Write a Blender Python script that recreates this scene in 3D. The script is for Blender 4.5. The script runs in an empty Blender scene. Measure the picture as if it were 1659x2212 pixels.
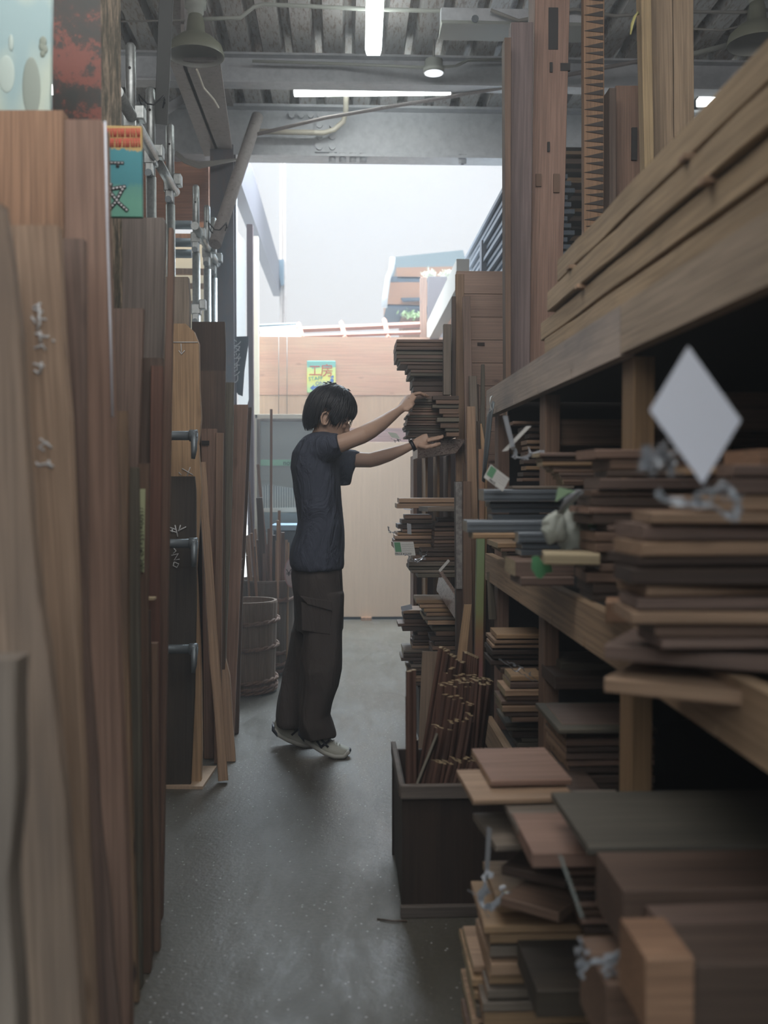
import bpy, bmesh, math, random
from mathutils import Vector, Matrix, noise
R = random.Random(7)
C = bpy.context.scene.collection
sc = bpy.context.scene

# ------------------------------------------------------------------ camera
CAMZ, FPX, VX, HY = 1.27, 2170.0, 742.0, 1042.0
cam_d = bpy.data.cameras.new('camera'); cam = bpy.data.objects.new('camera', cam_d); C.objects.link(cam)
sc.camera = cam
cam.location = (0, 0, CAMZ)
yaw = math.atan((829.5 - VX) / FPX); pitch = math.atan((1106 - HY) / FPX)
cam.rotation_euler = (math.pi / 2 - pitch, 0, -yaw)
cam_d.sensor_fit = 'VERTICAL'; cam_d.sensor_height = 36.0
cam_d.lens = FPX / 2212 * 36.0
cam_d.clip_start = .05; cam_d.clip_end = 200
cam_d.dof.use_dof = True; cam_d.dof.focus_distance = 4.7; cam_d.dof.aperture_fstop = 2.6

# ------------------------------------------------------------------ world, sun, lights, exposure
w = bpy.data.worlds.new('sky'); sc.world = w; w.use_nodes = True
nt = w.node_tree; bg = nt.nodes['Background']
tc = nt.nodes.new('ShaderNodeTexCoord'); sx = nt.nodes.new('ShaderNodeSeparateXYZ')
rp = nt.nodes.new('ShaderNodeValToRGB')
nt.links.new(tc.outputs['Generated'], sx.inputs[0]); nt.links.new(sx.outputs['Z'], rp.inputs[0])
rp.color_ramp.elements[0].position = .0; rp.color_ramp.elements[0].color = (.19, .20, .22, 1)
rp.color_ramp.elements[1].position = .5; rp.color_ramp.elements[1].color = (.72, .86, .95, 1)
e = rp.color_ramp.elements.new(.02); e.color = (.176, .178, .181, 1)
e = rp.color_ramp.elements.new(.36); e.color = (.180, .183, .187, 1)
nt.links.new(rp.outputs[0], bg.inputs[0]); bg.inputs[1].default_value = 4.7
sun_d = bpy.data.lights.new('sun', 'SUN'); sun_d.energy = 6.0; sun_d.angle = 1.0; sun_d.color = (1, .95, .88)
sun = bpy.data.objects.new('sun', sun_d); C.objects.link(sun); sun.rotation_euler = (math.radians(24), math.radians(-8), 0)

def area(name, loc, rot, sx_, sy_, power, col=(1, 1, 1)):
    d = bpy.data.lights.new(name, 'AREA'); d.shape = 'RECTANGLE'; d.size = sx_; d.size_y = sy_
    d.energy = power; d.color = col
    o = bpy.data.objects.new(name, d); C.objects.link(o); o.location = loc; o.rotation_euler = rot
    return o
# daylight of the open gate behind the photographer, two added fills overhead without fixtures, and an added fill for the yard sky
area('daylight_behind', (-.6, -2.6, 2.9), (math.radians(108), 0, 0), 5, 1.4, 40, (1, .98, .95))
area('overhead_fill', (-.1, -.7, 3.6), (math.radians(76), 0, 0), 4, .8, 22, (1, .97, .93))
area('aisle_fill', (-.1, 2.2, 3.5), (math.radians(40), 0, 0), 2.4, 2.2, 52, (1, .985, .96))
area('yard_sky_fill', (.1, 9.3, 5.5), (math.radians(-52), 0, 0), 3.6, 2.0, 800, (.74, .87, 1))

sc.view_settings.view_transform = 'Standard'; sc.view_settings.look = 'None'
sc.view_settings.gamma = 1; sc.view_settings.exposure = 0.0; sc.view_settings.use_curve_mapping = False
cy = sc.cycles
cy.use_denoising = True
try: cy.denoiser = 'OPENIMAGEDENOISE'
except Exception: pass
cy.max_bounces = 6; cy.diffuse_bounces = 4; cy.glossy_bounces = 3; cy.transmission_bounces = 5; cy.transparent_max_bounces = 6
cy.sample_clamp_indirect = 6; cy.caustics_reflective = False; cy.caustics_refractive = False
cy.use_adaptive_sampling = True; cy.adaptive_threshold = .02

# ------------------------------------------------------------------ helpers
CAMM = Matrix.Rotation(-yaw, 3, 'Z') @ Matrix.Rotation(math.pi / 2 - pitch, 3, 'X')
O0 = Vector((0, 0, CAMZ))
def ray(px, py): return CAMM @ Vector(((px - 829.5) / FPX, -(py - 1106) / FPX, -1))
def PY(px, py, Y): d = ray(px, py); return O0 + d * (Y / d.y)
def PX(px, py, X): d = ray(px, py); return O0 + d * (X / d.x)
def PZ(px, py, Z): d = ray(px, py); return O0 + d * ((Z - CAMZ) / d.z)

def tag(o, label=None, cat=None, group=None, kind=None):
    if label: o['label'] = label
    if cat: o['category'] = cat
    if group: o['group'] = group
    if kind: o['kind'] = kind
    return o
def empty(name, loc, label, cat, group=None):
    o = bpy.data.objects.new(name, None); C.objects.link(o); o.location = loc; o.empty_display_size = .05
    return tag(o, label, cat, group)

class MB:
    def __init__(s): s.v = []; s.f = []; s.m = []; s.smooth = []
    def add(s, vs, fs, mi=0, sm=False):
        b = len(s.v); s.v += [Vector(x) for x in vs]
        for f in fs: s.f.append([b + i for i in f]); s.m.append(mi); s.smooth.append(sm)
        return s
    def box(s, a, b, mi=0, bev=0):
        x0, y0, z0 = [min(a[i], b[i]) for i in range(3)]; x1, y1, z1 = [max(a[i], b[i]) for i in range(3)]
        return s.add([(x0,y0,z0),(x1,y0,z0),(x1,y1,z0),(x0,y1,z0),(x0,y0,z1),(x1,y0,z1),(x1,y1,z1),(x0,y1,z1)],
              [(0,3,2,1),(4,5,6,7),(0,1,5,4),(1,2,6,5),(2,3,7,6),(3,0,4,7)], mi)
    def tube(s, pts, rad, n=12, mi=0, cap=True, sm=True, flat=1.0, face=False):
        pts = [Vector(p) for p in pts]; k = len(pts)
        rs = rad if isinstance(rad, (list, tuple)) else [rad] * k
        vs = []; up = None
        for i, p in enumerate(pts):
            t = (pts[min(i+1, k-1)] - pts[max(i-1, 0)]).normalized()
            if up is None:
                up = Vector((0, 1, 0)) if face or abs(t.z) >= .9 else Vector((0, 0, 1))
            if face: up = Vector((0, 1, 0))
            a = t.cross(up).normalized(); b = a.cross(t).normalized(); up = b
            r = rs[i]; ra, rb = (r if isinstance(r, (tuple, list)) else (r, r * flat))
            for j in range(n):
                q = 2 * math.pi * j / n
                vs.append(p + a * math.cos(q) * ra + b * math.sin(q) * rb)
        fs = [(i*n+j, i*n+(j+1) % n, (i+1)*n+(j+1) % n, (i+1)*n+j) for i in range(k-1) for j in range(n)]
        s.add(vs, fs, mi, sm)
        if cap:
            b = len(s.v) - len(vs)
            s.f.append([b + j for j in range(n)][::-1]); s.m.append(mi); s.smooth.append(False)
            s.f.append([b + (k-1)*n + j for j in range(n)]); s.m.append(mi); s.smooth.append(False)
        return s
    def rings(s, rings, mi=0, cap=True, sm=True):
        n = len(rings[0]); vs = [v for r in rings for v in r]; k = len(rings)
        fs = [(i*n+j, i*n+(j+1) % n, (i+1)*n+(j+1) % n, (i+1)*n+j) for i in range(k-1) for j in range(n)]
        s.add(vs, fs, mi, sm)
        if cap:
            b = len(s.v) - len(vs)
            s.f.append([b + j for j in range(n)][::-1]); s.m.append(mi); s.smooth.append(sm)
            s.f.append([b + (k-1)*n + j for j in range(n)]); s.m.append(mi); s.smooth.append(sm)
        return s
    def lathe(s, prof, c=(0,0,0), n=32, mi=0):
        c = Vector(c)
        rings = [[c + Vector((r*math.cos(2*math.pi*j/n), r*math.sin(2*math.pi*j/n), z)) for j in range(n)] for r, z in prof]
        return s.rings(rings, mi, cap=False)
    def prism(s, poly, d, mi=0):
        poly = [Vector(p) for p in poly]; d = Vector(d); n = len(poly)
        return s.add(poly + [p + d for p in poly], [tuple(range(n)), tuple(range(2*n-1, n-1, -1))] + [(i, i+n, (i+1) % n + n, (i+1) % n) for i in range(n)], mi)
    def ball(s, c, r, n=12, m=8, mi=0):
        c = Vector(c); r = Vector(r) if isinstance(r, (tuple, list, Vector)) else Vector((r, r, r))
        rings = []
        for i in range(m + 1):
            a = -math.pi/2 + math.pi * (i + .001 + (.998 - .001) * 0) / m if False else -math.pi/2 + .02 + (math.pi - .04) * i / m
            rings.append([c + Vector((r.x*math.cos(a)*math.cos(2*math.pi*j/n), r.y*math.cos(a)*math.sin(2*math.pi*j/n), r.z*math.sin(a))) for j in range(n)])
        return s.rings(rings, mi)
    def mesh(s, name, mats, M=None):
        me = bpy.data.meshes.new(name)
        vs = s.v if M is None else [M @ v for v in s.v]
        me.from_pydata([tuple(v) for v in vs], [], s.f)
        for m in (mats if isinstance(mats, (list, tuple)) else [mats]): me.materials.append(m)
        for p, mi, sm in zip(me.polygons, s.m, s.smooth): p.material_index = mi; p.use_smooth = sm
        bm = bmesh.new(); bm.from_mesh(me); bmesh.ops.recalc_face_normals(bm, faces=bm.faces); bm.to_mesh(me); bm.free()
        me.update(); return me
    def build(s, name, mats, parent=None, origin=None, bevel=0):
        """world-space verts; object's origin at its base"""
        if origin is None:
            xs = [v.x for v in s.v]; ys = [v.y for v in s.v]; zs = [v.z for v in s.v]
            origin = Vector(((min(xs)+max(xs))/2, (min(ys)+max(ys))/2, min(zs)))
        origin = Vector(origin)
        me = s.mesh(name, mats, Matrix.Translation(-origin))
        o = bpy.data.objects.new(name, me); C.objects.link(o)
        if parent is not None:
            o.parent = parent
            o.location = origin - world_loc(parent)
        else: o.location = origin
        if bevel: bev(o, bevel)
        return o
def world_loc(o):
    l = o.location.copy()
    while o.parent: o = o.parent; l += o.location
    return l
def bev(o, wd, seg=2):
    m = o.modifiers.new('bevel', 'BEVEL'); m.width = wd; m.segments = seg; m.limit_method = 'ANGLE'; m.angle_limit = .6
    return o
def structure(name, mb, mat, bevel=0):
    o = mb.build(name, mat, bevel=bevel); o['kind'] = 'structure'; return o

def text(s, size, M, mat, parent=None, name='lettering', depth=.0006, sx=1.0, align='CENTER'):
    cu = bpy.data.curves.new('t', 'FONT'); cu.body = s; cu.size = size; cu.extrude = depth; cu.align_x = align; cu.align_y = 'CENTER'
    cu.resolution_u = 3
    to = bpy.data.objects.new('t', cu)
    me = bpy.data.meshes.new_from_object(to)
    bpy.data.objects.remove(to); bpy.data.curves.remove(cu)
    if parent is not None:
        L = Matrix.Translation(-world_loc(parent)) if parent.rotation_euler.to_quaternion().angle < 1e-6 and parent.type != 'X' else parent.matrix_basis.inverted()
        M = L @ M
    c = M.to_translation()
    me.transform(Matrix.Translation(-c) @ M @ Matrix.Diagonal((sx, 1, 1, 1)))
    me.materials.clear(); me.materials.append(mat)
    o = bpy.data.objects.new(name, me); C.objects.link(o); o.location = c
    if parent is not None: o.parent = parent
    return o
def frame(o, x, y):
    """matrix: origin o, local x along x, local y along y"""
    x = Vector(x).normalized(); y = Vector(y); y = (y - x * y.dot(x)).normalized(); z = x.cross(y)
    return Matrix(((x.x, y.x, z.x, o[0]), (x.y, y.y, z.y, o[1]), (x.z, y.z, z.z, o[2]), (0, 0, 0, 1)))

# ------------------------------------------------------------------ materials
def mat(name, col=(.5,.5,.5), rough=.6, metal=0.0, spec=.5):
    m = bpy.data.materials.new(name); m.use_nodes = True
    b = m.node_tree.nodes['Principled BSDF']; b.inputs['Base Color'].default_value = (*col, 1)
    b.inputs['Roughness'].default_value = rough; b.inputs['Metallic'].default_value = metal
    b.inputs['Specular IOR Level'].default_value = spec
    return m
def N(m, t): return m.node_tree.nodes.new(t)
def Lk(m, a, b): m.node_tree.links.new(a, b)
def B(m): return m.node_tree.nodes['Principled BSDF']
def coords(m, scale, rnd=40, src='Object'):
    t = N(m, 'ShaderNodeTexCoord'); oi = N(m, 'ShaderNodeObjectInfo'); mu = N(m, 'ShaderNodeMath'); mu.operation = 'MULTIPLY'; mu.inputs[1].default_value = rnd
    Lk(m, oi.outputs['Random'], mu.inputs[0])
    ad = N(m, 'ShaderNodeVectorMath'); ad.operation = 'ADD'; Lk(m, t.outputs[src], ad.inputs[0]); Lk(m, mu.outputs[0], ad.inputs[1])
    mp = N(m, 'ShaderNodeMapping'); mp.inputs['Scale'].default_value = scale; Lk(m, ad.outputs[0], mp.inputs[0])
    return mp.outputs[0], oi, ad
def noise_n(m, vec, scale, detail=4, rough=.55, dist=0):
    n = N(m, 'ShaderNodeTexNoise'); n.inputs['Scale'].default_value = scale; n.inputs['Detail'].default_value = detail
    n.inputs['Roughness'].default_value = rough; n.inputs['Distortion'].default_value = dist; Lk(m, vec, n.inputs['Vector']); return n.outputs['Fac']
def ramp(m, fac, stops):
    r = N(m, 'ShaderNodeValToRGB'); el = r.color_ramp.elements
    el[0].position, el[0].color = stops[0][0], (*stops[0][1], 1); el[1].position, el[1].color = stops[-1][0], (*stops[-1][1], 1)
    for p, c in stops[1:-1]:
        e_ = el.new(p); e_.color = (*c, 1)
    Lk(m, fac, r.inputs[0]); return r.outputs[0]
def mixc(m, fac, a, b, mode='MIX'):
    x = N(m, 'ShaderNodeMix'); x.data_type = 'RGBA'; x.blend_type = mode
    if isinstance(fac, (int, float)): x.inputs[0].default_value = fac
    else: Lk(m, fac, x.inputs[0])
    for i, c in ((6, a), (7, b)):
        if isinstance(c, (tuple, list)): x.inputs[i].default_value = (*c, 1)
        else: Lk(m, c, x.inputs[i])
    return x.outputs[2]
def bump(m, h, strength=.3, dist=.002):
    b = N(m, 'ShaderNodeBump'); b.inputs['Strength'].default_value = strength; b.inputs['Distance'].default_value = dist
    Lk(m, h, b.inputs['Height']); Lk(m, b.outputs[0], B(m).inputs['Normal'])
def wood(name, base, dark, rough=.62, grain=1.0, knots=.5, stain=None, stain_amt=.5, var=.35, axis=2, con=1.0):
    """long grain along the board's own length"""
    ds = lambda c: tuple(.90 * q + .10 * (.3 * c[0] + .55 * c[1] + .15 * c[2]) for q in c)
    base, dark = ds(base), ds(dark); stain = ds(stain) if stain else None
    m = mat(name, base, rough, spec=.35)
    s1 = [16, 16, 16]; s1[axis] = .9; s2 = [150, 150, 150]; s2[axis] = 3
    v1, oi, ad = coords(m, s1)
    ring = noise_n(m, v1, 1.0 * grain, 3, .5, .6)
    w_ = N(m, 'ShaderNodeMath'); w_.operation = 'MULTIPLY'; w_.inputs[1].default_value = 9; Lk(m, ring, w_.inputs[0])
    fr = N(m, 'ShaderNodeMath'); fr.operation = 'PINGPONG'; fr.inputs[1].default_value = 1; Lk(m, w_.outputs[0], fr.inputs[0])
    mp2 = N(m, 'ShaderNodeMapping'); mp2.inputs['Scale'].default_value = s2; Lk(m, ad.outputs[0], mp2.inputs[0])
    fib = noise_n(m, mp2.outputs[0], 1.0, 2, .6)
    mid = tuple(.62*a + .38*b for a, b in zip(base, dark))
    c1 = ramp(m, fr.outputs[0], [(0, base), (.55, mid), (1, tuple(.35*a+.65*b for a, b in zip(base, dark)))])
    c1 = mixc(m, .34 * con, base, c1)
    f2 = ramp(m, fib, [(.35, (1 - .28 * con,) * 3), (.65, (1 + .12 * con,) * 3)])
    c2 = mixc(m, 1.0, c1, f2, 'MULTIPLY')
    # broad tone drift and weather
    mp3 = N(m, 'ShaderNodeMapping'); s3 = [5, 5, 5]; s3[axis] = 1.1; mp3.inputs['Scale'].default_value = s3; Lk(m, ad.outputs[0], mp3.inputs[0])
    big = noise_n(m, mp3.outputs[0], 1.0, 4, .6)
    st = stain or tuple(x * .45 for x in dark)
    fb = ramp(m, big, [(.45, (0, 0, 0)), (.75, (stain_amt,) * 3)])
    c3 = mixc(m, fb, c2, st)
    if knots:
        vo = N(m, 'ShaderNodeTexVoronoi'); vo.inputs['Scale'].default_value = 1.0
        mp4 = N(m, 'ShaderNodeMapping'); s4 = [11, 11, 11]; s4[axis] = 4.2; mp4.inputs['Scale'].default_value = s4; Lk(m, ad.outputs[0], mp4.inputs[0])
        Lk(m, mp4.outputs[0], vo.inputs['Vector'])
        k = ramp(m, vo.outputs['Distance'], [(.05, (knots,)*3), (.15, (0, 0, 0))])
        c3 = mixc(m, k, c3, tuple(x * .45 for x in dark))
    hv = N(m, 'ShaderNodeHueSaturation'); Lk(m, c3, hv.inputs['Color'])
    mr = N(m, 'ShaderNodeMapRange'); mr.inputs['To Min'].default_value = 1 - var; mr.inputs['To Max'].default_value = 1 + var
    # second hash of the object's random number so tone and offset differ
    h = N(m, 'ShaderNodeMath'); h.operation = 'MULTIPLY'; h.inputs[1].default_value = 91.7; Lk(m, oi.outputs['Random'], h.inputs[0])
    h2 = N(m, 'ShaderNodeMath'); h2.operation = 'FRACT'; Lk(m, h.outputs[0], h2.inputs[0]); Lk(m, h2.outputs[0], mr.inputs['Value']); Lk(m, mr.outputs[0], hv.inputs['Value'])
    Lk(m, hv.outputs[0], B(m).inputs['Base Color'])
    bump(m, fib, .35, .0012)
    return m
W = {}
W['pine']   = wood('pale_pine', (.47, .32, .215), (.32, .19, .12), var=.08, knots=.6)
W['tan']    = wood('tan_cedar', (.45, .29, .18), (.26, .15, .09), var=.15)
W['orange'] = wood('orange_cedar', (.38, .215, .125), (.25, .125, .07), var=.12, knots=.4)
W['red']    = wood('reddish_cedar', (.31, .190, .138), (.19, .11, .08), var=.15, knots=.4)
W['brown']  = wood('old_brown', (.22, .135, .09), (.12, .07, .05), var=.25, knots=.4)
W['dark']   = wood('dark_brown', (.105, .070, .052), (.05, .034, .028), var=.3, knots=.3)
W['grey']   = wood('weathered_grey', (.23, .185, .145), (.13, .105, .085), var=.15, knots=.5)
W['green']  = wood('grey_green', (.155, .135, .10), (.09, .08, .062), var=.15, knots=.4)
W['honey']  = wood('honey', (.42, .265, .14), (.28, .16, .08), var=.12, knots=.3)
W['purple'] = wood('plum_brown', (.225, .150, .118), (.125, .08, .065), var=.2, knots=.4)
W['char']   = wood('charred', (.060, .050, .040), (.022, .020, .018), var=.1, stain=(.14, .10, .06), stain_amt=.45, knots=.2)
W['blotch'] = wood('blotchy_dark', (.13, .085, .06), (.05, .035, .03), var=.1, stain=(.03, .022, .02), stain_amt=.8)
W['ply']    = wood('plywood', con=.4, base=(.50, .36, .24), dark=(.38, .26, .17), var=.04, knots=.12, stain=(.42, .30, .21), stain_amt=.4)
W['plyr']   = wood('orange_plywood', (.55, .31, .21), (.42, .21, .13), var=0, knots=.45, stain=(.55,.40,.26), stain_amt=.7, axis=0, con=.55)
W['timber'] = wood('stack_timber', (.46, .335, .20), (.31, .21, .12), var=.12, knots=.25)
W['beam']   = wood('rack_beam', (.40, .31, .23), (.27, .20, .15), var=.06, knots=.3, stain=(.15, .145, .15), stain_amt=.9)
W['end']    = wood('fresh_end', (.50, .40, .24), (.36, .27, .16), var=.1, knots=0)
STEEL = mat('galvanised_steel', (.52, .55, .56), .42, .75)
v, _, _ = coords(STEEL, (20, 20, 20)); Lk(STEEL, ramp(STEEL, noise_n(STEEL, v, 3, 4), [(.3, (.36, .39, .39)), (.7, (.52, .55, .55))]), B(STEEL).inputs['Base Color'])
IRON = mat('dull_iron', (.20, .23, .25), .5, .6)
PAINT = mat('grey_paint', (.42, .44, .47), .55)
v, _, _ = coords(PAINT, (3, 3, 3)); n1 = noise_n(PAINT, v, 6, 6, .7)
Lk(PAINT, ramp(PAINT, n1, [(.3, (.44, .46, .49)), (.55, (.55, .57, .60)), (.72, (.60, .62, .65))]), B(PAINT).inputs['Base Color'])
PAINTB = mat('brownish_paint', (.33, .30, .29), .6)
v, _, _ = coords(PAINTB, (4, 4, 4)); n1 = noise_n(PAINTB, v, 9, 8, .8)
Lk(PAINTB, ramp(PAINTB, n1, [(.33, (.10, .06, .045)), (.42, (.30, .27, .26)), (.7, (.38, .35, .34))]), B(PAINTB).inputs['Base Color'])
DECK = mat('rusty_deck', (.45, .45, .44), .5, .1)
t_ = N(DECK, 'ShaderNodeTexCoord'); mp_ = N(DECK, 'ShaderNodeMapping'); mp_.inputs['Scale'].default_value = (22, 4, 4); Lk(DECK, t_.outputs['Object'], mp_.inputs[0])
rust = ramp(DECK, noise_n(DECK, mp_.outputs[0], 2.2, 8, .8), [(.50, (0, 0, 0)), (.60, (.85, .85, .85))])
mp2_ = N(DECK, 'ShaderNodeMapping'); mp2_.inputs['Scale'].default_value = (.6, .35, 1); Lk(DECK, t_.outputs['Object'], mp2_.inputs[0])
tone = ramp(DECK, noise_n(DECK, mp2_.outputs[0], 2, 3), [(.3, (.36, .37, .37)), (.7, (.50, .49, .47))])
Lk(DECK, mixc(DECK, rust, tone, (.17, .10, .065)), B(DECK).inputs['Base Color'])
BLACK = mat('black_plastic', (.015, .016, .02), .4)
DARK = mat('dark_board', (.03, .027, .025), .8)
WHITE = mat('white_card', (.72, .75, .84), .5)
PAPER = mat('paper', (.62, .62, .60), .7)
GREENP = mat('green_print', (.12, .30, .17), .7)
INK = mat('black_ink', (.02, .02, .025), .7)
CHALK = mat('white_chalk', (.62, .63, .64), .9)
REDINK = mat('red_paint', (.45, .06, .04), .6)
WIRE = mat('cable', (.25, .24, .22), .6)
CREAM = mat('cream_paint', (.66, .62, .52), .5)
GLASSY = mat('clear_wrap', (.85, .88, .92), .12); B(GLASSY).inputs['Transmission Weight'].default_value = .75; B(GLASSY).inputs['Coat Weight'].default_value = .5
def emit(name, col, s):
    m = mat(name, col, .4); B(m).inputs['Emission Color'].default_value = (*col, 1); B(m).inputs['Emission Strength'].default_value = s; return m
TUBE = emit('lamp_glow', (.94, 1, .98), 14)
# ------------------------------------------------------------------ boards
def plank_mesh(L, wd, th, wob=0.0, bow=0.0, seg=None, endm=False, chamfer=0.0, taper=0.0):
    """local: x = width, y = thickness, z = length from 0 to L; slightly uneven sawn edges"""
    mb = MB(); seg = seg or max(2, int(L / .12)); rings = []
    ph = R.uniform(0, 9)
    for i in range(seg + 1):
        z = L * i / seg; t = i / seg
        a = wob * (noise.noise((ph, z * 2.6, 0)) + .5 * noise.noise((ph, z * 9, 3)))
        b = wob * (noise.noise((ph + 7, z * 2.6, 0)) + .5 * noise.noise((ph + 7, z * 9, 3)))
        o = bow * math.sin(math.pi * t)
        x0, x1 = -wd/2 + a + taper * t * .5, wd/2 + b - taper * t * .5
        c = min(.0025, th * .2)
        rings.append([Vector(p) for p in ((x0 + c, -th/2 + o, z), (x1 - c, -th/2 + o, z), (x1, -th/2 + c + o, z), (x1, th/2 - c + o, z),
                      (x1 - c, th/2 + o, z), (x0 + c, th/2 + o, z), (x0, th/2 - c + o, z), (x0, -th/2 + c + o, z))])
    mb.rings(rings, 0, True, False)
    if endm:
        mb.m[-1] = 1; mb.m[-2] = 1
    return mb
def plank(name, label, cat, p0, p1, wdir, wd, th, m, group=None, wob=0.0, bow=0.0, endm=None, parent=None, taper=0.0, kind=None):
    p0, p1 = Vector(p0), Vector(p1); z = (p1 - p0); L = z.length; z.normalize()
    x = Vector(wdir); x = (x - z * x.dot(z)).normalized(); y = z.cross(x)
    mb = plank_mesh(L, wd, th, wob, bow, endm=endm is not None, taper=taper)
    me = mb.mesh(name, [m] + ([endm] if endm else []))
    o = bpy.data.objects.new(name, me); C.objects.link(o)
    o.matrix_world = Matrix(((x.x, y.x, z.x, p0.x), (x.y, y.y, z.y, p0.y), (x.z, y.z, z.z, p0.z), (0, 0, 0, 1)))
    if parent is not None:
        o.parent = parent; o.matrix_parent_inverse = Matrix.Identity(4)
        o.location = Vector(o.location) - world_loc(parent)
    return tag(o, label, cat, group, kind)
FLOORPX = lambda Y: HY + CAMZ * FPX / Y
def pboard(name, label, cat, left, right, Yt, Yb, th, m, group=None, parent=None, floor=True, wob=0.0, topcut=None, seg=14):
    """upright board: `left`/`right` = lists of (px,py) down each edge of its face, at depths Yt (top) .. Yb (bottom).
    the face lies in one real plane; thickness goes away from the viewer"""
    def interp(e, y):
        if y <= e[0][1]: return e[0][0]
        for (x0, y0), (x1, y1) in zip(e, e[1:]):
            if y <= y1: return x0 + (x1 - x0) * (y - y0) / max(1e-6, y1 - y0)
        (x0, y0), (x1, y1) = e[-2], e[-1]
        return x1 + (x1 - x0) / max(1e-6, y1 - y0) * (y - y1) if y1 > y0 else x1
    yt = min(left[0][1], right[0][1]); yb = max(left[-1][1], right[-1][1])
    zt = PY(left[0][0], yt, Yt).z
    zb = 0.003 if floor else PY(left[-1][0], yb, Yb).z
    def onplane(px, py):
        d = ray(px, py)  # plane: Y = Yb + (Yt-Yb)*(z-zb)/(zt-zb)
        k = (Yt - Yb) / max(.001, (zt - zb))
        t = (Yb + k * (CAMZ - zb)) / (d.y - k * d.z)
        return O0 + d * t
    ys = sorted(set([yt + (yb - yt) * i / seg for i in range(seg + 1)] + [p[1] for p in left + right]))
    ys = [y for y in ys if yt <= y <= yb]
    ph = R.uniform(0, 50); F = []; 
    for y in ys:
        if y < left[0][1]: l = None
        a = onplane(interp(left, y), y); b = onplane(interp(right, y), y)
        a.x += wob * noise.noise((ph, a.z * 7, 0)); b.x += wob * noise.noise((ph + 5, b.z * 7, 0))
        if floor and a.z < .003: a.z = .003
        if floor and b.z < .003: b.z = .003
        F.append((a, b))
    if floor and min(F[-1][0].z, F[-1][1].z) > .004:
        a, b = F[-1]; a2, b2 = F[-2]
        def ex(p, q):
            t = (p.z - .003) / max(1e-4, (q.z - p.z)); return Vector((p.x - (q.x - p.x) * min(t, 40) * 1.0, p.y - (q.y - p.y) * t, .003))
        F.append((ex(a, a2), ex(b, b2)))
    out = []
    for f in F:
        if not out or (out[-1][0] - f[0]).length > .004: out.append(f)
    F = out
    mb = MB()
    c = min(.002, th * .25)
    rings = []
    for a, b in F[::-1]:
        dx = (b - a).normalized()
        rings.append([a + dx*c, b - dx*c, b + Vector((0, c, 0)), b + Vector((0, th - c, 0)), b - dx*c + Vector((0, th, 0)), a + dx*c + Vector((0, th, 0)), a + Vector((0, th-c, 0)), a + Vector((0, c, 0))])
    if topcut is None: pass
    mb.rings(rings, 0, True, False)
    base = (F[-1][0] + F[-1][1]) / 2; top = (F[0][0] + F[0][1]) / 2
    z = (top - base).normalized(); x = (F[len(F)//2][1] - F[len(F)//2][0]); x = (x - z * x.dot(z)).normalized(); y = z.cross(x)
    M = Matrix(((x.x, y.x, z.x, base.x), (x.y, y.y, z.y, base.y), (x.z, y.z, z.z, base.z), (0, 0, 0, 1)))
    me = mb.mesh(name, m, M.inverted())
    o = bpy.data.objects.new(name, me); C.objects.link(o); o.matrix_world = M
    if parent is not None:
        o.parent = parent; o.location = Vector(o.location) - world_loc(parent)
    return tag(o, label, cat, group)

# ------------------------------------------------------------------ setting
FLOOR = mat('worn_concrete', (.1, .1, .1), .5, spec=.5)
t_ = N(FLOOR, 'ShaderNodeTexCoord'); v = t_.outputs['Object']
big = noise_n(FLOOR, v, 1.3, 5, .6); fine = noise_n(FLOOR, v, 60, 3, .7); sp = N(FLOOR, 'ShaderNodeTexVoronoi'); sp.inputs['Scale'].default_value = 36; Lk(FLOOR, v, sp.inputs['Vector'])
c0 = ramp(FLOOR, big, [(.3, (.078, .070, .052)), (.5, (.104, .095, .077)), (.7, (.138, .128, .108))])
c1 = mixc(FLOOR, ramp(FLOOR, fine, [(.42, (0, 0, 0)), (.62, (.6, .6, .6))]), c0, (.075, .070, .060))
c2 = mixc(FLOOR, ramp(FLOOR, sp.outputs['Distance'], [(.07, (1,)*3), (.13, (0, 0, 0))]), c1, (.55, .55, .54))
mp_ = N(FLOOR, 'ShaderNodeMapping'); mp_.inputs['Scale'].default_value = (3, .8, 1); Lk(FLOOR, v, mp_.inputs[0])
st = noise_n(FLOOR, mp_.outputs[0], 2.4, 6, .7)
c3 = mixc(FLOOR, ramp(FLOOR, st, [(.56, (0, 0, 0)), (.68, (.35,)*3)]), c2, (.21, .21, .22))
Lk(FLOOR, c3, B(FLOOR).inputs['Base Color'])
Lk(FLOOR, ramp(FLOOR, st, [(.35, (.50,)*3), (.65, (.30,)*3)]), B(FLOOR).inputs['Roughness'])
bump(FLOOR, fine, .5, .003)
structure('floor', MB().box((-6, -4, -.1), (7, 9.25, 0)), FLOOR)
YARD = mat('yard_ground', (.45, .45, .44), .8)
structure('ground', MB().box((-12, 9.25, -.1), (14, 30, 0)), YARD)

ZD = 4.04
mb = MB(); prof = []; x = -6.0
while x < 7:
    prof += [(x, ZD), (x + .117, ZD), (x + .135, ZD + .075), (x + .178, ZD + .075)]; x += .196
top = [(x, ZD + .13), (-6.0, ZD + .13)]
poly = [Vector((px, -3, pz)) for px, pz in prof] + [Vector((px, -3, pz)) for px, pz in top]
n = len(prof)
vs = [Vector((px, -3, pz)) for px, pz in prof] + [Vector((px, 7.57, pz)) for px, pz in prof]
mb.add(vs, [(i, i+1, n+i+1, n+i) for i in range(n-1)])
vs = [Vector((px, -3, pz + .02)) for px, pz in prof] + [Vector((px, 7.57, pz + .02)) for px, pz in prof]
mb.add(vs, [(i, n+i, n+i+1, i+1) for i in range(n-1)])
mb.box((-6, 7.56, ZD - .01), (7, 7.575, ZD + .14))
mb.box((-6, -3, ZD + .12), (7, 7.6, ZD + .16))
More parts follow.
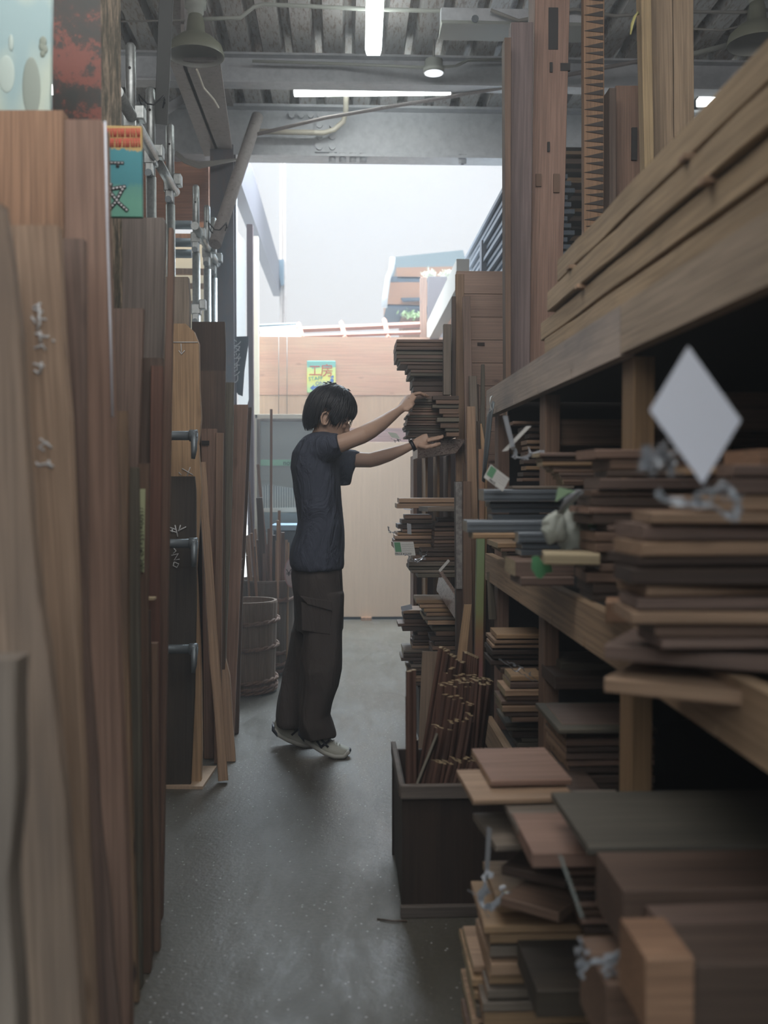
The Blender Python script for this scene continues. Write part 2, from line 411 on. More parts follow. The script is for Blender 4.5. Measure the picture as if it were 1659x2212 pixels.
structure('ceiling', mb, DECK)

# steel beams
def ibeam_x(name, Y, z0, z1, x0, x1, fl=.14, tw=.014, extra=None, m=PAINT):
    mb = MB()
    mb.box((x0, Y, z0), (x1, Y + .02, z1)).box((x0, Y - fl/2, z0 - tw), (x1, Y + fl/2, z0)).box((x0, Y - fl/2, z1 - tw), (x1, Y + fl/2, z1))
    if extra: extra(mb)
    return structure(name, mb, m)
ibeam_x('trim_1', 6.64, 3.863, 4.04, -5, 5, .12)
BW = 7.55
def bolts(mb):
    P0 = PY(722, 287, BW)
    for i in range(4):
        for px in (630, 650, 671, 691)[i:i+1]:
            p = PY(px, 246, BW - .06); mb.tube([(p.x, BW - .02, p.z), (p.x, BW - .05, p.z)], .022, 8)
            p = PY(718 + 22 * i, 352, BW); mb.tube([(p.x, BW - .05, 3.63), (p.x, BW - .05, 3.70)], .026, 8)
    for px in (690, 718):
        for py in (272, 297, 319):
            p = PY(px, py, BW); mb.tube([(p.x, BW - .03, p.z), (p.x, BW - .012, p.z)], .024, 10)
    a = PY(680, 262, BW); b = PY(728, 330, BW); mb.box((a.x, BW - .014, b.z), (b.x, BW, a.z))
    for px in (995, 1000): 
        p = PY(px, 352, BW); mb.tube([(p.x, BW - .05, 3.63), (p.x, BW - .05, 3.7)], .022, 8)
ibeam_x('trim_2', BW, 3.684, 4.04, -5, 5, .18, .018, bolts)
mb = MB()
for py in (60, 140):  # nearer beams above the frame keep the roof carried
    pass
structure('wall_back_blocker', MB().box((-2.6, -3.06, 0), (4.4, -3, 2.2)), SIDE) if 0 else None
structure('trim_3', MB().box((-5, 3.2, 3.84), (5, 3.32, 4.04)), PAINT)
# haunched beam along the left of the aisle
a0, a1 = PZ(365, 132, 3.645), PZ(475, 130, 3.645); b0, b1 = PZ(442, 338, 3.645), PZ(503, 334, 3.645)
mb = MB()
mb.add([a0, a1, b1, b0, a0 + Vector((0,0,.018)), a1 + Vector((0,0,.018)), b1 + Vector((0,0,.018)), b0 + Vector((0,0,.018))], [(0,1,2,3),(7,6,5,4),(0,4,5,1),(1,5,6,2),(2,6,7,3),(3,7,4,0)])
m0 = (a0 + a1) / 2; m1 = (b0 + b1) / 2
mb.box((m1.x - .01, a0.y, 3.645), (m1.x + .01, b0.y, 4.03))
mb.box((b0.x, a0.y, 4.01), (b1.x, b0.y, 4.03))
structure('trim_4', mb, PAINTB)
# columns
COL = mat('dark_column_paint', (.085, .09, .105), .5)
v, _, _ = coords(COL, (6, 6, 2)); Lk(COL, ramp(COL, noise_n(COL, v, 4, 6, .7), [(.4, (.085, .092, .11)), (.62, (.12, .095, .10)), (.75, (.16, .11, .10))]), B(COL).inputs['Base Color'])
p = PY(455, 600, 7.28); q = PY(505, 600, 7.28)
mb = MB().box((p.x, 7.28, 0), (q.x, 7.30, 3.68)).box((p.x, 7.44, 0), (q.x, 7.46, 3.66)).box(((p.x+q.x)/2 - .01, 7.30, 0), ((p.x+q.x)/2 + .01, 7.44, 3.66))
structure('trim_5', mb, COL)
p = PY(546, 600, 9.0); q = PY(558, 600, 9.0)
structure('trim_6', MB().box((p.x, 9.0, 0), (q.x, 9.08, 3.45)), CREAM)
REDST = mat('oxide_red_steel', (.10, .055, .06), .6)
p = PY(533, 600, 8.0); q = PY(546, 600, 8.0)
structure('trim_7', MB().box((p.x, 8.0, 0), (q.x, 8.08, 3.3)), REDST)

# walls of the hall (left and right sides, far left infill)
SIDE = wood('wall_boards', (.18, .125, .095), (.10, .07, .055), var=0, knots=.2)
mb = MB()
for i in range(50): mb.box((-2.6 + .012 * (i % 2), -3 + i * .21, 0), (-2.55, -3 + i * .21 + .2, 4.04))
structure('wall_left', mb, SIDE)
mb = MB()
for i in range(33): mb.box((-2.6 + i * .212, -3.05 + .012 * (i % 2), 0), (-2.6 + i * .212 + .2, -3.0, 2.2))
structure('wall_back_blocker', mb, SIDE)  # unseen low wall added to keep light off the lower boards
mb = MB()
for i in range(50): mb.box((4.4, -3 + i * .21, 0), (4.45 - .012 * (i % 2), -3 + i * .21 + .2, 4.04))
structure('wall_right', mb, SIDE)
# plywood infill at the far left, with a lit store visible low down
p = PY(300, 600, 7.7); q = PY(455, 350, 7.7); lo = PY(400, 478, 7.7)
mb = MB().box((-2.6, 7.7, lo.z), (q.x, 7.73, 4.03)).box((PY(444, 400, 7.66).x, 7.65, lo.z), (PY(451, 400, 7.66).x, 7.7, 4.03))
structure('wall_left_infill', mb, wood('infill_ply', (.36, .16, .085), (.27, .11, .06), var=0, knots=.15, stain=(.30, .15, .09), axis=0))
mb = MB()
for i, (y0, y1) in enumerate(((478, 492), (505, 518), (580, 592), (612, 622), (650, 660))):
    a = PY(300, y1, 7.85); b = PY(452, y0, 7.85); mb.box((-2.5, 7.85, a.z), (b.x, 7.88, b.z))
o = mb.build('slat_screen', W['honey']); tag(o, 'wooden slat screen seen behind the scaffold pipes at left', 'screen')
p = PY(300, 505, 10.0); q = PY(452, 478, 10)
o = MB().box((-2.6, 8.2, 1.6), (-1.05, 8.22, 3.2)).build('canvas_sheet', mat('canvas', (.62, .60, .46), .8)); tag(o, 'pale yellowish sheet hanging beyond the slat screen', 'sheet')

# far wall of the yard: plywood hoarding
FY = 9.3
def ypanel(name, x0, y0, x1, y1, Y, th, m):
    a = PY(x0, y1, Y); b = PY(x1, y0, Y); return MB().box((a.x, Y, max(0.0, a.z)), (b.x, Y + th, b.z))
mb = ypanel('', 560, 730, 1120, 853, FY, .02, 0)
structure('wall_far_upper', mb, W['plyr'])
mb = ypanel('', 556, 854, 1120, 1340, FY + .004, .02, 0)
structure('wall_far_middle', mb, wood('middle_plywood', (.52, .35, .23), (.36, .22, .14), var=0, knots=.3, stain=(.40, .22, .14), axis=2, con=.4))
mb = ypanel('', 738, 925, 960, 960, FY - .012, .012, 0)
o = mb.build('painted_strip', wood('faded_purple_ply', (.36, .235, .23), (.28, .17, .16), var=0, knots=.1, stain=(.42, .32, .24), axis=0))
tag(o, 'faded purplish plywood strip above the tall tan panel on the far wall', 'board')
a = PY(640, 1326, FY - .05); b = PY(960, 955, FY - .05)
o = bev(MB().box((a.x, FY - .05, .028), (b.x, FY - .03, b.z)).build('leaning_plywood', wood('tan_ply', (.62, .47, .35), (.52, .38, .27), var=0, knots=.05, stain=(.56, .41, .30), stain_amt=.5, con=.25)), .002)
tag(o, 'tall tan plywood panel leaning on the far wall behind the man', 'panel')
a = PY(780, 1335, FY - .1); b = PY(803, 1325, FY - .1)
o = MB().box((a.x, FY - .1, 0), (b.x, FY - .03, .028)).build('wood_block', W['orange']); tag(o, 'small orange wood block under the tan plywood panel', 'block')
o = MB().box((PY(640, 1330, FY).x, FY - .02, 0), (PY(960, 1330, FY).x, FY, .028)).build('base_gap_shade', DARK); tag(o, 'dark strip giving the shade in the gap under the tan plywood panel', 'shade strip')  # dark strip put in the gap for its shade

# workshop sign
SG = mat('sign_gradient', (.7, .8, .3), .5)
t_ = N(SG, 'ShaderNodeTexCoord'); s_ = N(SG, 'ShaderNodeSeparateXYZ'); Lk(SG, t_.outputs['Generated'], s_.inputs[0])
mm = N(SG, 'ShaderNodeMath'); mm.operation = 'ADD'; nn = noise_n(SG, t_.outputs['Generated'], 3, 2); m2 = N(SG, 'ShaderNodeMath'); m2.operation = 'MULTIPLY'; m2.inputs[1].default_value = .35; Lk(SG, nn, m2.inputs[0])
Lk(SG, s_.outputs['Z'], mm.inputs[0]); Lk(SG, m2.outputs[0], mm.inputs[1])
Lk(SG, ramp(SG, mm.outputs[0], [(.25, (.38, .60, .30)), (.6, (.68, .66, .16)), (.95, (.50, .66, .26)), (1.1, (.16, .40, .36))]), B(SG).inputs['Base Color'])
a = PY(663, 848, FY - .03); b = PY(725, 779, FY - .03)
sg = bev(MB().box((a.x, FY - .022, a.z), (b.x, FY - .006, b.z)).build('workshop_sign', SG), .006, 3)
tag(sg, 'yellow green hand painted sign with red characters on the far wall', 'sign')
def flat(px, py, Y, rot=0): 
    p = PY(px, py, Y); c, s = math.cos(rot), math.sin(rot)
    return frame(p, (c, 0, s), (-s, 0, c))
text('工', .115, flat(680, 802, FY - .024), REDINK, sg)
text('房', .125, flat(706, 802, FY - .024), REDINK, sg)
TEAL = mat('teal_ink', (.05, .30, .28), .6); BLUE = mat('blue_ink', (.04, .12, .38), .6)
text('STAFF', .05, flat(682, 818, FY - .024, .08), TEAL, sg); text('ONLY', .05, flat(697, 828, FY - .024, .08), BLUE, sg)
mb = MB(); q = PY(678, 838, FY - .024)
mb.prism([q + Vector((-.035, 0, 0)), q + Vector((.0, 0, .03)), q + Vector((.0, 0, .012)), q + Vector((.04, 0, .02)), q + Vector((.045, 0, 0)), q + Vector((.0, 0, -.008)), q + Vector((-.005, 0, -.025))], (0, .001, 0))
mb.build('arrow', BLUE, sg)
q = PY(717, 822, FY - .024)   # small generic painted badge
mb = MB().ball(q, (.016, .002, .022)); mb.prism([q + Vector((-.02, 0, .028)), q + Vector((.02, 0, .026)), q + Vector((.012, 0, .05))], (0, .001, 0)); mb.build('painted_badge', BLUE, sg)

# canopy frame of thin red laths on top of the far wall
LATH = mat('red_lath', (.42, .20, .14), .7); SHEET = mat('clear_sheet', (.80, .86, .90), .3); B(SHEET).inputs['Transmission Weight'].default_value = .6
cn = empty('canopy_frame', PY(730, 728, FY + .3), 'thin red lath canopy frame with clear sheet above the far plywood wall', 'canopy')
def bar(pa, pb, r, m, parent, name, sq=True):
    mb = MB().tube([pa, pb], r, 4 if sq else 10, sm=not sq); return mb.build(name, m, parent)
bar(PY(560, 716, FY + .35), PY(908, 701, FY + .35), .028, LATH, cn, 'rail'); bar(PY(590, 729, FY + .1), PY(908, 718, FY + .1), .02, LATH, cn, 'rail')
for px, yt in ((648, 699), (740, 696), (833, 690)): bar(PY(px - 3, yt, FY + .4), PY(px + 6, 731, FY + .05), .024, LATH, cn, 'lath')
mb = MB().add([PY(562, 706, FY + .5), PY(650, 700, FY + .5), PY(650, 728, FY), PY(562, 729, FY)], [(0, 1, 2, 3)]); o = mb.build('clear_sheet', SHEET, cn)
so = o.modifiers.new('s', 'SOLIDIFY'); so.thickness = .004
bar(PY(556, 703, FY + .5), PY(650, 699, FY + .5), .012, IRON, cn, 'edge_trim')
for px in (602, 620):
    o = bar(PY(px, 712, FY - .05), PY(px, 895, FY - .03), .003, WIRE, None, 'hanging_wire', False)
    tag(o, 'thin wire hanging down the far plywood wall at its left, ' + ('left one' if px == 602 else 'right one'), 'wire')

# red timber post, dark post and sloping beam at the right of the yard
def post(name, label, x0, y0, x1, y1, Y, d, m, floor=True):
    a = PY(x0, y1, Y); b = PY(x1, y0, Y); o = MB().box((a.x, Y, 0 if floor else a.z), (b.x, Y + d, b.z)).build(name, m); bev(o, .004); return tag(o, label, 'post')
post('timber_post', 'slim red timber post rising above the far wall under the hut', 908, 598, 922, 735, 9.6, .09, W['red'])
post('timber_post', 'wide dark timber post right of the slim red post in the yard', 925, 597, 966, 760, 9.9, .12, mat('faded_dark_post', (.13, .115, .125), .7))
a, b = PX(988, 597, .86), PX(924, 735, .86)
o = plank('sloping_beam', 'pale aisle beam running back to the yard above the second rack', 'beam', PX(1000, 590, .84), PX(920, 742, .84), (0, 0, 1), .20, .09, mat('pale_beam', (.50, .47, .42), .6))
# hut across the yard
HYD = 14.0
hut = empty('hut', PY(910, 700, HYD), 'roof edge of a small wooden hut with gutter beyond the far wall', 'hut')
def hb(name, pts, d, m):
    mb = MB().prism([PY(x, y, HYD) for x, y in pts], (0, d, 0)); return mb.build(name, m, hut)
HG = mat('hut_grey_roof', (.13, .17, .19), .6); HO = mat('hut_boards', (.27, .14, .08), .7); HD = mat('hut_dark_trim', (.05, .065, .09), .7)
hb('roof_panel', [(852, 555), (1000, 540), (1010, 575), (856, 578)], 2, HG)
hb('soffit', [(856, 578), (1010, 575), (1010, 602), (858, 602)], 1.8, HO)
hb('wall_board', [(838, 610), (990, 608), (990, 663), (838, 660)], 1.5, HO)
hb('roof_trim', [(836, 597), (1000, 599), (1000, 611), (836, 609)], 1.6, HD)
mb = MB(); q0 = PY(870, 664, HYD + .4); q1 = PY(985, 664, HYD + .4); mb.box((q0.x, HYD + .4, 0), (q1.x, HYD + 1.4, q0.z)); mb.build('base_wall', HO, hut)
hb('lower_trim', [(838, 657), (935, 660), (935, 667), (834, 664)], 1.6, HD)
hb('shutter', [(866, 645), (915, 644), (915, 650), (870, 652)], -.06, HD)
mb = MB().tube([PY(848, 556, HYD-.2), PY(846, 580, HYD-.2), PY(838, 600, HYD-.2), PY(832, 640, HYD-.2), PY(830, 664, HYD-.2)], .04, 8); mb.build('gutter_pipe', PAINT, hut)
FOL = mat('leaves', (.30, .42, .22), .7)
for k, (cx, cy, rx, ry, Y) in enumerate(((927, 592, 12, 7, 12.5), (965, 593, 15, 7, 12.5), (888, 680, 26, 8, 13.0))):
    mb = MB(); c = PY(cx, cy, Y); s = Y / FPX
    for i in range(90):
        p = c + Vector((R.gauss(0, .5) * rx * s, R.uniform(-.1, .1), R.gauss(0, .5) * ry * s)); d = Vector((R.uniform(-1, 1), R.uniform(-1, 1), R.uniform(-1, 1))).normalized() * .035; e_ = d.cross(Vector((R.uniform(-1, 1), .4, R.uniform(-1, 1)))).normalized() * .014
        mb.add([p - d, p + e_, p + d, p - e_], [(0, 1, 2, 3)])
    o = mb.build('leafy_shrub', FOL if k == 2 else mat('white_blossom', (.7, .72, .62), .8)); tag(o, ['pale blossom tuft on the hut ledge beside the red post', 'pale blossom tuft on the hut ledge right of the dark post', 'green leaves below the eave of the hut'][k], 'plant')

# beam and poles outside left
bm_ = MB(); X0 = -.82
a = PX(542, 356, X0); b = PX(611, 612, X0)
rg = []
for px0, py0, px1, py1 in ((500, 352, 542, 350), (560, 500, 578, 480), (603, 612, 613, 560)):
    pass
mb = MB()
p0, p1 = PX(542, 352, X0), PX(614, 605, X0)
q0, q1 = PX(505, 352, X0), PX(607, 640, X0)
d = Vector((-.10, 0, 0))
mb.add([p0, p1, q1, q0, p0 + d, p1 + d, q1 + d, q0 + d], [(0,1,2,3),(7,6,5,4),(0,4,5,1),(1,5,6,2),(2,6,7,3),(3,7,4,0)])
e0, e1 = PX(514, 372, X0), PX(607, 628, X0)
o = mb.build('gate_beam', mat('violet_grey_steel', (.10, .09, .105), .6)); tag(o, 'grey steel beam slanting away from the opening at upper left', 'beam')
mb = MB()
q = PX(606, 640, X0 + .02)
pt = [PY(597, 562, 13.0), PY(613, 560, 13.0), PY(613, 614, 13.0), PY(607, 616, 13.0)]
mb.prism(pt, (0, .06, 0)); o = mb.build('corner_bracket', mat('blue_steel', (.12, .18, .24), .5)); tag(o, 'blue grey triangular bracket at the far end of the gate beam', 'bracket')
for px, l in ((607, 'left'), (614, 'right')):
    o = bar(PY(px, 352, 13.1), (PY(px, 720, 13.1).x, 13.1, 0), .022, PAINTB, None, 'thin_pole', False); tag(o, l + ' one of two thin poles standing against the sky beyond the gate beam', 'pole')
TR = mat('milky_sheet', (.93, .95, .96), .9); B(TR).inputs['Transmission Weight'].default_value = .85
mb = MB(); mb.prism([PY(x, y, 7.9) for x, y in ((504, 398), (512, 402), (513, 500), (529, 520), (530, 728), (509, 727), (509, 665), (503, 650))], (0, .01, 0))
o = mb.build('milky_sheet', TR); tag(o, 'white translucent sheet with a torn lower edge beside the dark steel column', 'sheet')
# ------------------------------------------------------------------ ceiling fittings
def light_bar(p0, p1, wd, th, label):
    """LED batten: tray + glowing diffuser"""
    p0, p1 = Vector(p0), Vector(p1); t = empty('ceiling_lamp', (p0 + p1) / 2, label, 'lamp', 'white batten lamps under the roof')
    d = (p1 - p0).normalized(); s = d.cross(Vector((0, 0, 1))).normalized()
    def bx(z0, z1, w0, w1):
        mb = MB(); vs = []
        for p in (p0, p1):
            for z, w_ in ((z1, w1), (z0, w0)):
                for sg_ in (-1, 1): vs.append(p + s * sg_ * w_ / 2 + Vector((0, 0, z)))
        mb.add(vs, [(0,1,3,2),(4,6,7,5),(0,2,6,4),(1,5,7,3),(2,3,7,6),(0,4,5,1)]); return mb
    bev(bx(-th, 0, wd * .8, wd).build('diffuser', TUBE, t), .004); bx(0.001, .03, wd * .6, wd * .6).build('tray', PAINT, t)
    L = (p1 - p0).length
    for k in (.15, .85):
        p = p0 + (p1 - p0) * k; MB().tube([p + Vector((0, 0, .03)), (p.x, p.y, ZD)], .005, 6).build('hanger', WIRE, t)
    return t
a = PY(809, -60, 5.39); b = PY(806.5, 106, 6.13); zz = b.z
light_bar((a.x - .0, 5.09, zz), (b.x, 6.13, zz), .10, .04, 'white batten lamp running along the aisle at top centre')
a = PY(635, 190, 6.99); b = PY(972, 194, 6.99)
light_bar((a.x, 7.01, a.z), (b.x, 6.94, a.z), .06, .045, 'long white batten lamp hanging crosswise in front of the big beam')
a = PY(1507, 213, 6.96); light_bar((a.x, 6.96, a.z), (a.x + 1.2, 6.96, a.z), .06, .05, 'white batten lamp half hidden behind the timbers at upper right')
a = PY(112, 186, 6.09); light_bar((a.x - 1.15, 6.09, a.z), (a.x + .02, 6.09, a.z), .06, .045, 'white batten lamp whose end peeps out beside the dark post')
# unlit trough fitting
a, b = PY(951, 52, 5.66), PY(1262, 48, 5.66)
t = empty('unlit_lamp', (a + b) / 2, 'unlit grey green trough lamp hanging crosswise at upper right', 'lamp')
mb = MB().box((a.x, 5.62, a.z), (b.x, 5.69, a.z + .075)); bev(mb.build('tray', PAINT, t), .004)
m_ = mat('lamp_reflector', (.40, .42, .38), .5)
mb = MB().prism([(a.x, 5.55, a.z - .045), (a.x, 5.76, a.z - .045), (a.x, 5.70, a.z), (a.x, 5.61, a.z)], (b.x - a.x, 0, 0)); mb.build('reflector', m_, t)
MB().tube([(a.x + .18, 5.55, a.z - .02), (a.x + .18, 5.54, a.z - .02)], .02, 10).build('socket', IRON, t)
# round lamps
def shade_lamp(px, py, Y, label):
    c = PY(px, py, Y)    # centre of the rim
    t = empty('shade_lamp', c, label, 'lamp', 'round enamel shade lamps')
    r = .155
    SH = mat('olive_enamel', (.20, .205, .15), .45)
    pr = [(r, 0), (r * 1.01, .012), (r * .93, .055), (r * .62, .10), (r * .34, .125), (r * .30, .19), (r * .24, .225), (r * .18, .23)]
    mb = MB().lathe(pr, c, 40); mb.lathe([(r * .98, 0), (r * .9, .05), (r * .58, .092), (r * .3, .115)][::1], c, 40, 1); mb.lathe([(r, 0), (r * .98, 0)], c, 40)
    o = mb.build('shade', [SH, mat('white_enamel', (.42, .43, .40), .5)], t)
    MB().lathe([(0, .115), (.05, .116)], c, 20).build('socket_plate', DARK, t)
    MB().lathe([(.035, .22), (.045, .235), (.045, .26), (.06, .265), (.06, .30), (.03, .33), (.0, .335)], c, 20).build('cap', m_, t)
    MB().tube([c + Vector((0, 0, .32)), c + Vector((-.03, 0, .40)), (c.x - .05, c.y, ZD)], .02, 8).build('stem', m_, t)
    return t
shade_lamp(423, 122, 5.66, 'round olive enamel shade lamp hanging at upper left')
shade_lamp(1634, 96, 5.48, 'round olive enamel shade lamp at the upper right corner')
c = PY(937, 158, 6.35)
t = empty('spot_lamp', c, 'small round white ceiling lamp on a conduit in front of the beam', 'lamp')
MB().lathe([(.0, .08), (.055, .08), (.058, .03), (.066, .028), (.066, .0), (.06, 0)], c, 28).build('housing', m_, t)
MB().lathe([(.0, -.004), (.058, -.003), (.06, .004)], c, 28).build('diffuser', emit('soft_glow', (.9, .93, 1), 1.0), t)
MB().tube([c + Vector((0, 0, .08)), (c.x, c.y, ZD)], .008, 8).build('hanger', WIRE, t)

def conduit(label, pts, r, m=m_, name='conduit', cat='conduit'):
    o = MB().tube(pts, r, 8).build(name, m); return tag(o, label, cat)
conduit('thin conduit crossing under the roof deck at the top of the frame', [PY(420, 42, 5.74), PY(520, 38, 5.74), PY(548, 15, 5.74), PY(570, 9, 5.74), PY(800, 20, 5.74), PY(1080, 27, 5.74), PY(1280, 24, 5.74)], .012)
conduit('conduit running on the beam to the small round lamp', [PY(545, 132, 6.53), PY(740, 138, 6.53), PY(918, 146, 6.39)], .010)
conduit('conduit leaving the small round lamp to the right', [PY(957, 145, 6.39), PY(985, 143, 6.44), PY(1010, 130, 6.53), PY(1095, 128, 6.53)], .010)
conduit('bent pale conduit dropping over the big beam', [PY(748, 196, 7.22), PY(747, 240, 7.39), PY(742, 262, 7.44), PY(722, 280, 7.44), PY(700, 287, 7.44), PY(560, 284, 7.44)], .020, CREAM)
conduit('long thin pole slanting up across the big beam to the right', [PY(530, 296, 7.13), PY(700, 255, 7.05), PY(1095, 188, 6.61), PY(1400, 128, 6.26)], .013, PAINTB, 'thin_pole', 'pole')
conduit('thin wire along the roof at upper left', [PY(262, 46, 5.74), PY(400, 44, 5.74)], .006, WIRE, 'cable', 'cable')
conduit('sagging cable hanging from the left haunched beam', [PY(425, 150, 5.74), PY(440, 190, 6.00), PY(462, 215, 6.18), PY(472, 232, 6.35)], .006, CREAM, 'cable', 'cable')
for i in range(3):
    conduit(['top', 'middle', 'lowest'][i] + ' one of three loose cables drooping below the haunched beam', [PY(380, 328 + i * 3, 7.13), PY(400, 345 + i*3, 7.13), PY(430, 352 + i*5, 7.13), PY(470, 349 + i*2, 7.13), PY(510, 345, 7.22)], .010, WIRE, 'cable', 'cable')
conduit('cable bundle on the roof behind the timbers at right', [PY(1060, 22, 5.57), PY(1120, 45, 5.57), PY(1240, 20, 5.57), PY(1330, 35, 5.57), PY(1450, 25, 5.57), PY(1600, 27, 5.57), PY(1659, 22, 5.57)], .01, WIRE, 'cable', 'cable')
conduit('slack cable under the roof deck beside the right shade lamp', [PY(1495, 62, 5.57), PY(1560, 66, 5.57), PY(1620, 52, 5.57)], .006, WIRE, 'cable', 'cable')
conduit('conduit running right behind the light timbers at upper right', [PY(1400, 118, 6.00), PY(1500, 116, 6.00), PY(1570, 98, 6.00)], .016, m_)
# dark strut and grey brace at left
a, b = PY(360, -20, 4.6), PY(348, 268, 4.9)
o = plank('dark_strut', 'dark grey steel strip rising to the roof beside the left shade lamp', 'strut', b, a, (1, 0, 0), .062, .02, mat('dark_strip', (.115, .12, .12), .5))
a, b = PY(556, 252, 7.22), PY(464, 528, 6.53)
o = tag(MB().tube([b, a], .042, 14).build('brace_pipe', PAINTB), 'grey brace pipe leaning from the scaffold posts up to the big beam', 'pipe')
a, b = PY(330, 232, 6.61), PY(396, 210, 6.79)
conduit('short grey rod behind the tall scaffold posts', [PY(345, 247, 6.61), PY(396, 213, 6.79)], .03, PAINT, 'steel_rod', 'rod')

# ------------------------------------------------------------------ galvanised scaffold rack at left
XR = -.89
def scaffold_post(px, ytop, Y, label, clamps):
    t = PY(px, ytop, Y); x, y = t.x, Y
    e_ = empty('scaffold_post', (x, y, 0), label, 'scaffold post', 'galvanised scaffold posts of the left rack')
    z = t.z
    mb = MB().tube([(x, y, 0), (x, y, z - .42)], .0245, 20); mb.tube([(x, y, z - .42), (x, y, z - .012), (x, y, z)], [.0215, .0215, .014], 20)
    mb.build('pipe', STEEL, e_)
    MB().tube([(x, y - .0235, z - .11), (x, y - .02, z - .11)], .006, 10).build('pin_hole', DARK, e_)
    MB().ball((x, y - .024, z - .30), (.006, .004, .012), 8, 6).build('dimple', STEEL, e_)
    for zc in clamps:
        cz = PY(px, zc, Y).z
        c = MB(); c.box((x - .03, y - .036, cz - .035), (x + .03, y + .03, cz + .03)); c.box((x + .02, y - .045, cz - .005), (x + .062, y + .02, cz + .055)); c.box((x - .022, y - .046, cz - .09), (x + .018, y - .01, cz - .03))
        k = c.build('clamp', STEEL, e_); bev(k, .006)
        MB().tube([(x - .002, y - .056, cz - .082), (x - .002, y - .03, cz - .082)], .017, 10).build('bolt', IRON, k)
    return e_
posts = [(282, 94, 4.35, 'tallest galvanised scaffold post, nearest the dark column', (262,)),
         (325, 190, 4.85, 'galvanised scaffold post just right of the teal sign', (342,)),
         (367, 268, 5.35, 'galvanised scaffold post in front of the infill plywood', (402,)),
         (423, 400, 6.35, 'galvanised scaffold post standing above the dark brown board', (514, 668)),
         (447, 444, 6.75, 'middle one of the far trio of scaffold posts', (546,)),
         (461, 470, 7.10, 'farthest scaffold post, tied to the grey brace pipe', (566,))]
for p in posts: scaffold_post(*p)
for y0_, y1_, l in ((4.05, 4.84, 'nearest'), (4.86, 5.42, 'second'), (6.12, 6.74, 'third'), (6.76, 7.18, 'farthest')):
    o = MB().tube([(XR, y0_, 2.81), (XR, y1_, 2.81)], .0245, 16).build('ledger_pipe', STEEL); tag(o, l + ' length of horizontal pipe clamped between the scaffold posts', 'pipe', 'horizontal pipes of the left rack')
for py, l in ((486, 'top'), (524, 'middle'), (548, 'lowest')):
    o = MB().tube([(-2.4, 6.9, PY(400, py, 6.9).z), (PY(414, py, 6.9).x, 6.9, PY(400, py, 6.9).z)], .03, 12).build('cross_pipe', mat('grey_blue_pipe', (.30, .35, .38), .4, .6)); tag(o, l + ' one of three cross pipes behind the scaffold posts', 'pipe', 'cross pipes behind the left rack')
# wire tied around pole
for px, py, Y, l in ((328, 222, 4.82, 'thin black wire tied round the scaffold post at the teal sign'), (470, 492, 6.5, 'black wire tying the grey brace pipe to the farthest scaffold post')):
    c = PY(px, py, Y); pts = [c + Vector((math.cos(a) * .06, math.sin(a) * .05, math.sin(a * 2.3) * .03)) for a in [i * .5 for i in range(15)]]
    tag(MB().tube(pts, .004, 6).build('tie_wire', BLACK), l, 'wire')
# bracket arms holding the tan board
for py, l in ((941, 'upper'), (1174, 'middle'), (1402, 'lowest')):
    p = PY(412, py, 4.12); t = empty('bracket', p, l + ' steel bracket arm in front of the tall tan board', 'bracket', 'steel bracket arms across the tall tan board')
    MB().tube([(p.x - .34, 4.12, p.z), (p.x + .005, 4.12, p.z)], .019, 16).build('arm', IRON, t)
    MB().tube([(p.x - .005, 4.12, p.z), (p.x + .028, 4.12, p.z)], .024, 16).build('collar', IRON, t)
    MB().tube([(p.x + .016, 4.11, p.z + .01), (p.x + .016, 4.10, p.z - .06), (p.x + .012, 4.10, p.z - .095)], [.015, .012, .008], 10).build('hook', IRON, t)

# ------------------------------------------------------------------ left boards, near to far
BK = mat('bark', (.16, .13, .10), .9); v, _, _ = coords(BK, (14, 14, 5)); bn = noise_n(BK, v, 3, 6, .7)
Lk(BK, ramp(BK, bn, [(.35, (.07, .055, .045)), (.6, (.24, .20, .16))]), B(BK).inputs['Base Color']); bump(BK, bn, .8, .01)
WS = wood('warm_slab', (.30, .24, .19), (.16, .13, .11), var=0, knots=.5, stain=(.12, .11, .10), stain_amt=.7)
b_ = pboard('bark_slab', 'short rough slab with bark leaning at the bottom left corner', 'slab', [(-60, 1425), (-60, 2300)], [(33, 1432), (33, 1560), (30, 1700), (24, 1900), (30, 2250)], 1.22, 1.05, .05, WS, wob=.008)
pboard('pale_board', 'broad pale board at the far left leaning in front of all others', 'board', [(-90, 440), (-110, 2300)], [(4, 448), (22, 560), (40, 720), (50, 900), (66, 1130), (84, 1300), (104, 1420), (140, 1730), (178, 2260)], 1.62, 1.40, .035, W['grey'] if 0 else wood('greyish_pale', (.37, .265, .19), (.24, .165, .115), var=0, knots=.6, stain=(.15, .125, .11), stain_amt=.9))
P_ = pboard('pine_board', 'yellowish pine board with white chalk writing', 'board', [(-20, 486), (10, 800), (50, 1400), (120, 2300)], [(124, 486), (133, 700), (140, 800), (149, 900), (158, 1130), (166, 1300), (170, 1500), (180, 1680), (188, 1900), (205, 2260)], 1.86, 1.66, .035, W['pine'])
pboard('plum_board', 'narrow plum brown board showing between the pine and reddish boards', 'board', [(128, 515), (150, 1000), (160, 1400), (190, 2000), (215, 2300)], [(180, 515), (181, 800), (183, 1100), (186, 1350), (212, 1745), (232, 1960), (262, 2280)], 2.0, 1.80, .03, W['purple'], wob=.003)
pboard('reddish_board', 'tall reddish brown board with a white plastic edge', 'board', [(138, 258), (150, 2300)], [(218, 260), (226, 275), (231, 500), (236, 640), (243, 900), (247, 1100), (254, 1400), (268, 1700), (277, 2000), (280, 2260)], 2.16, 2.06, .045, W['red'])
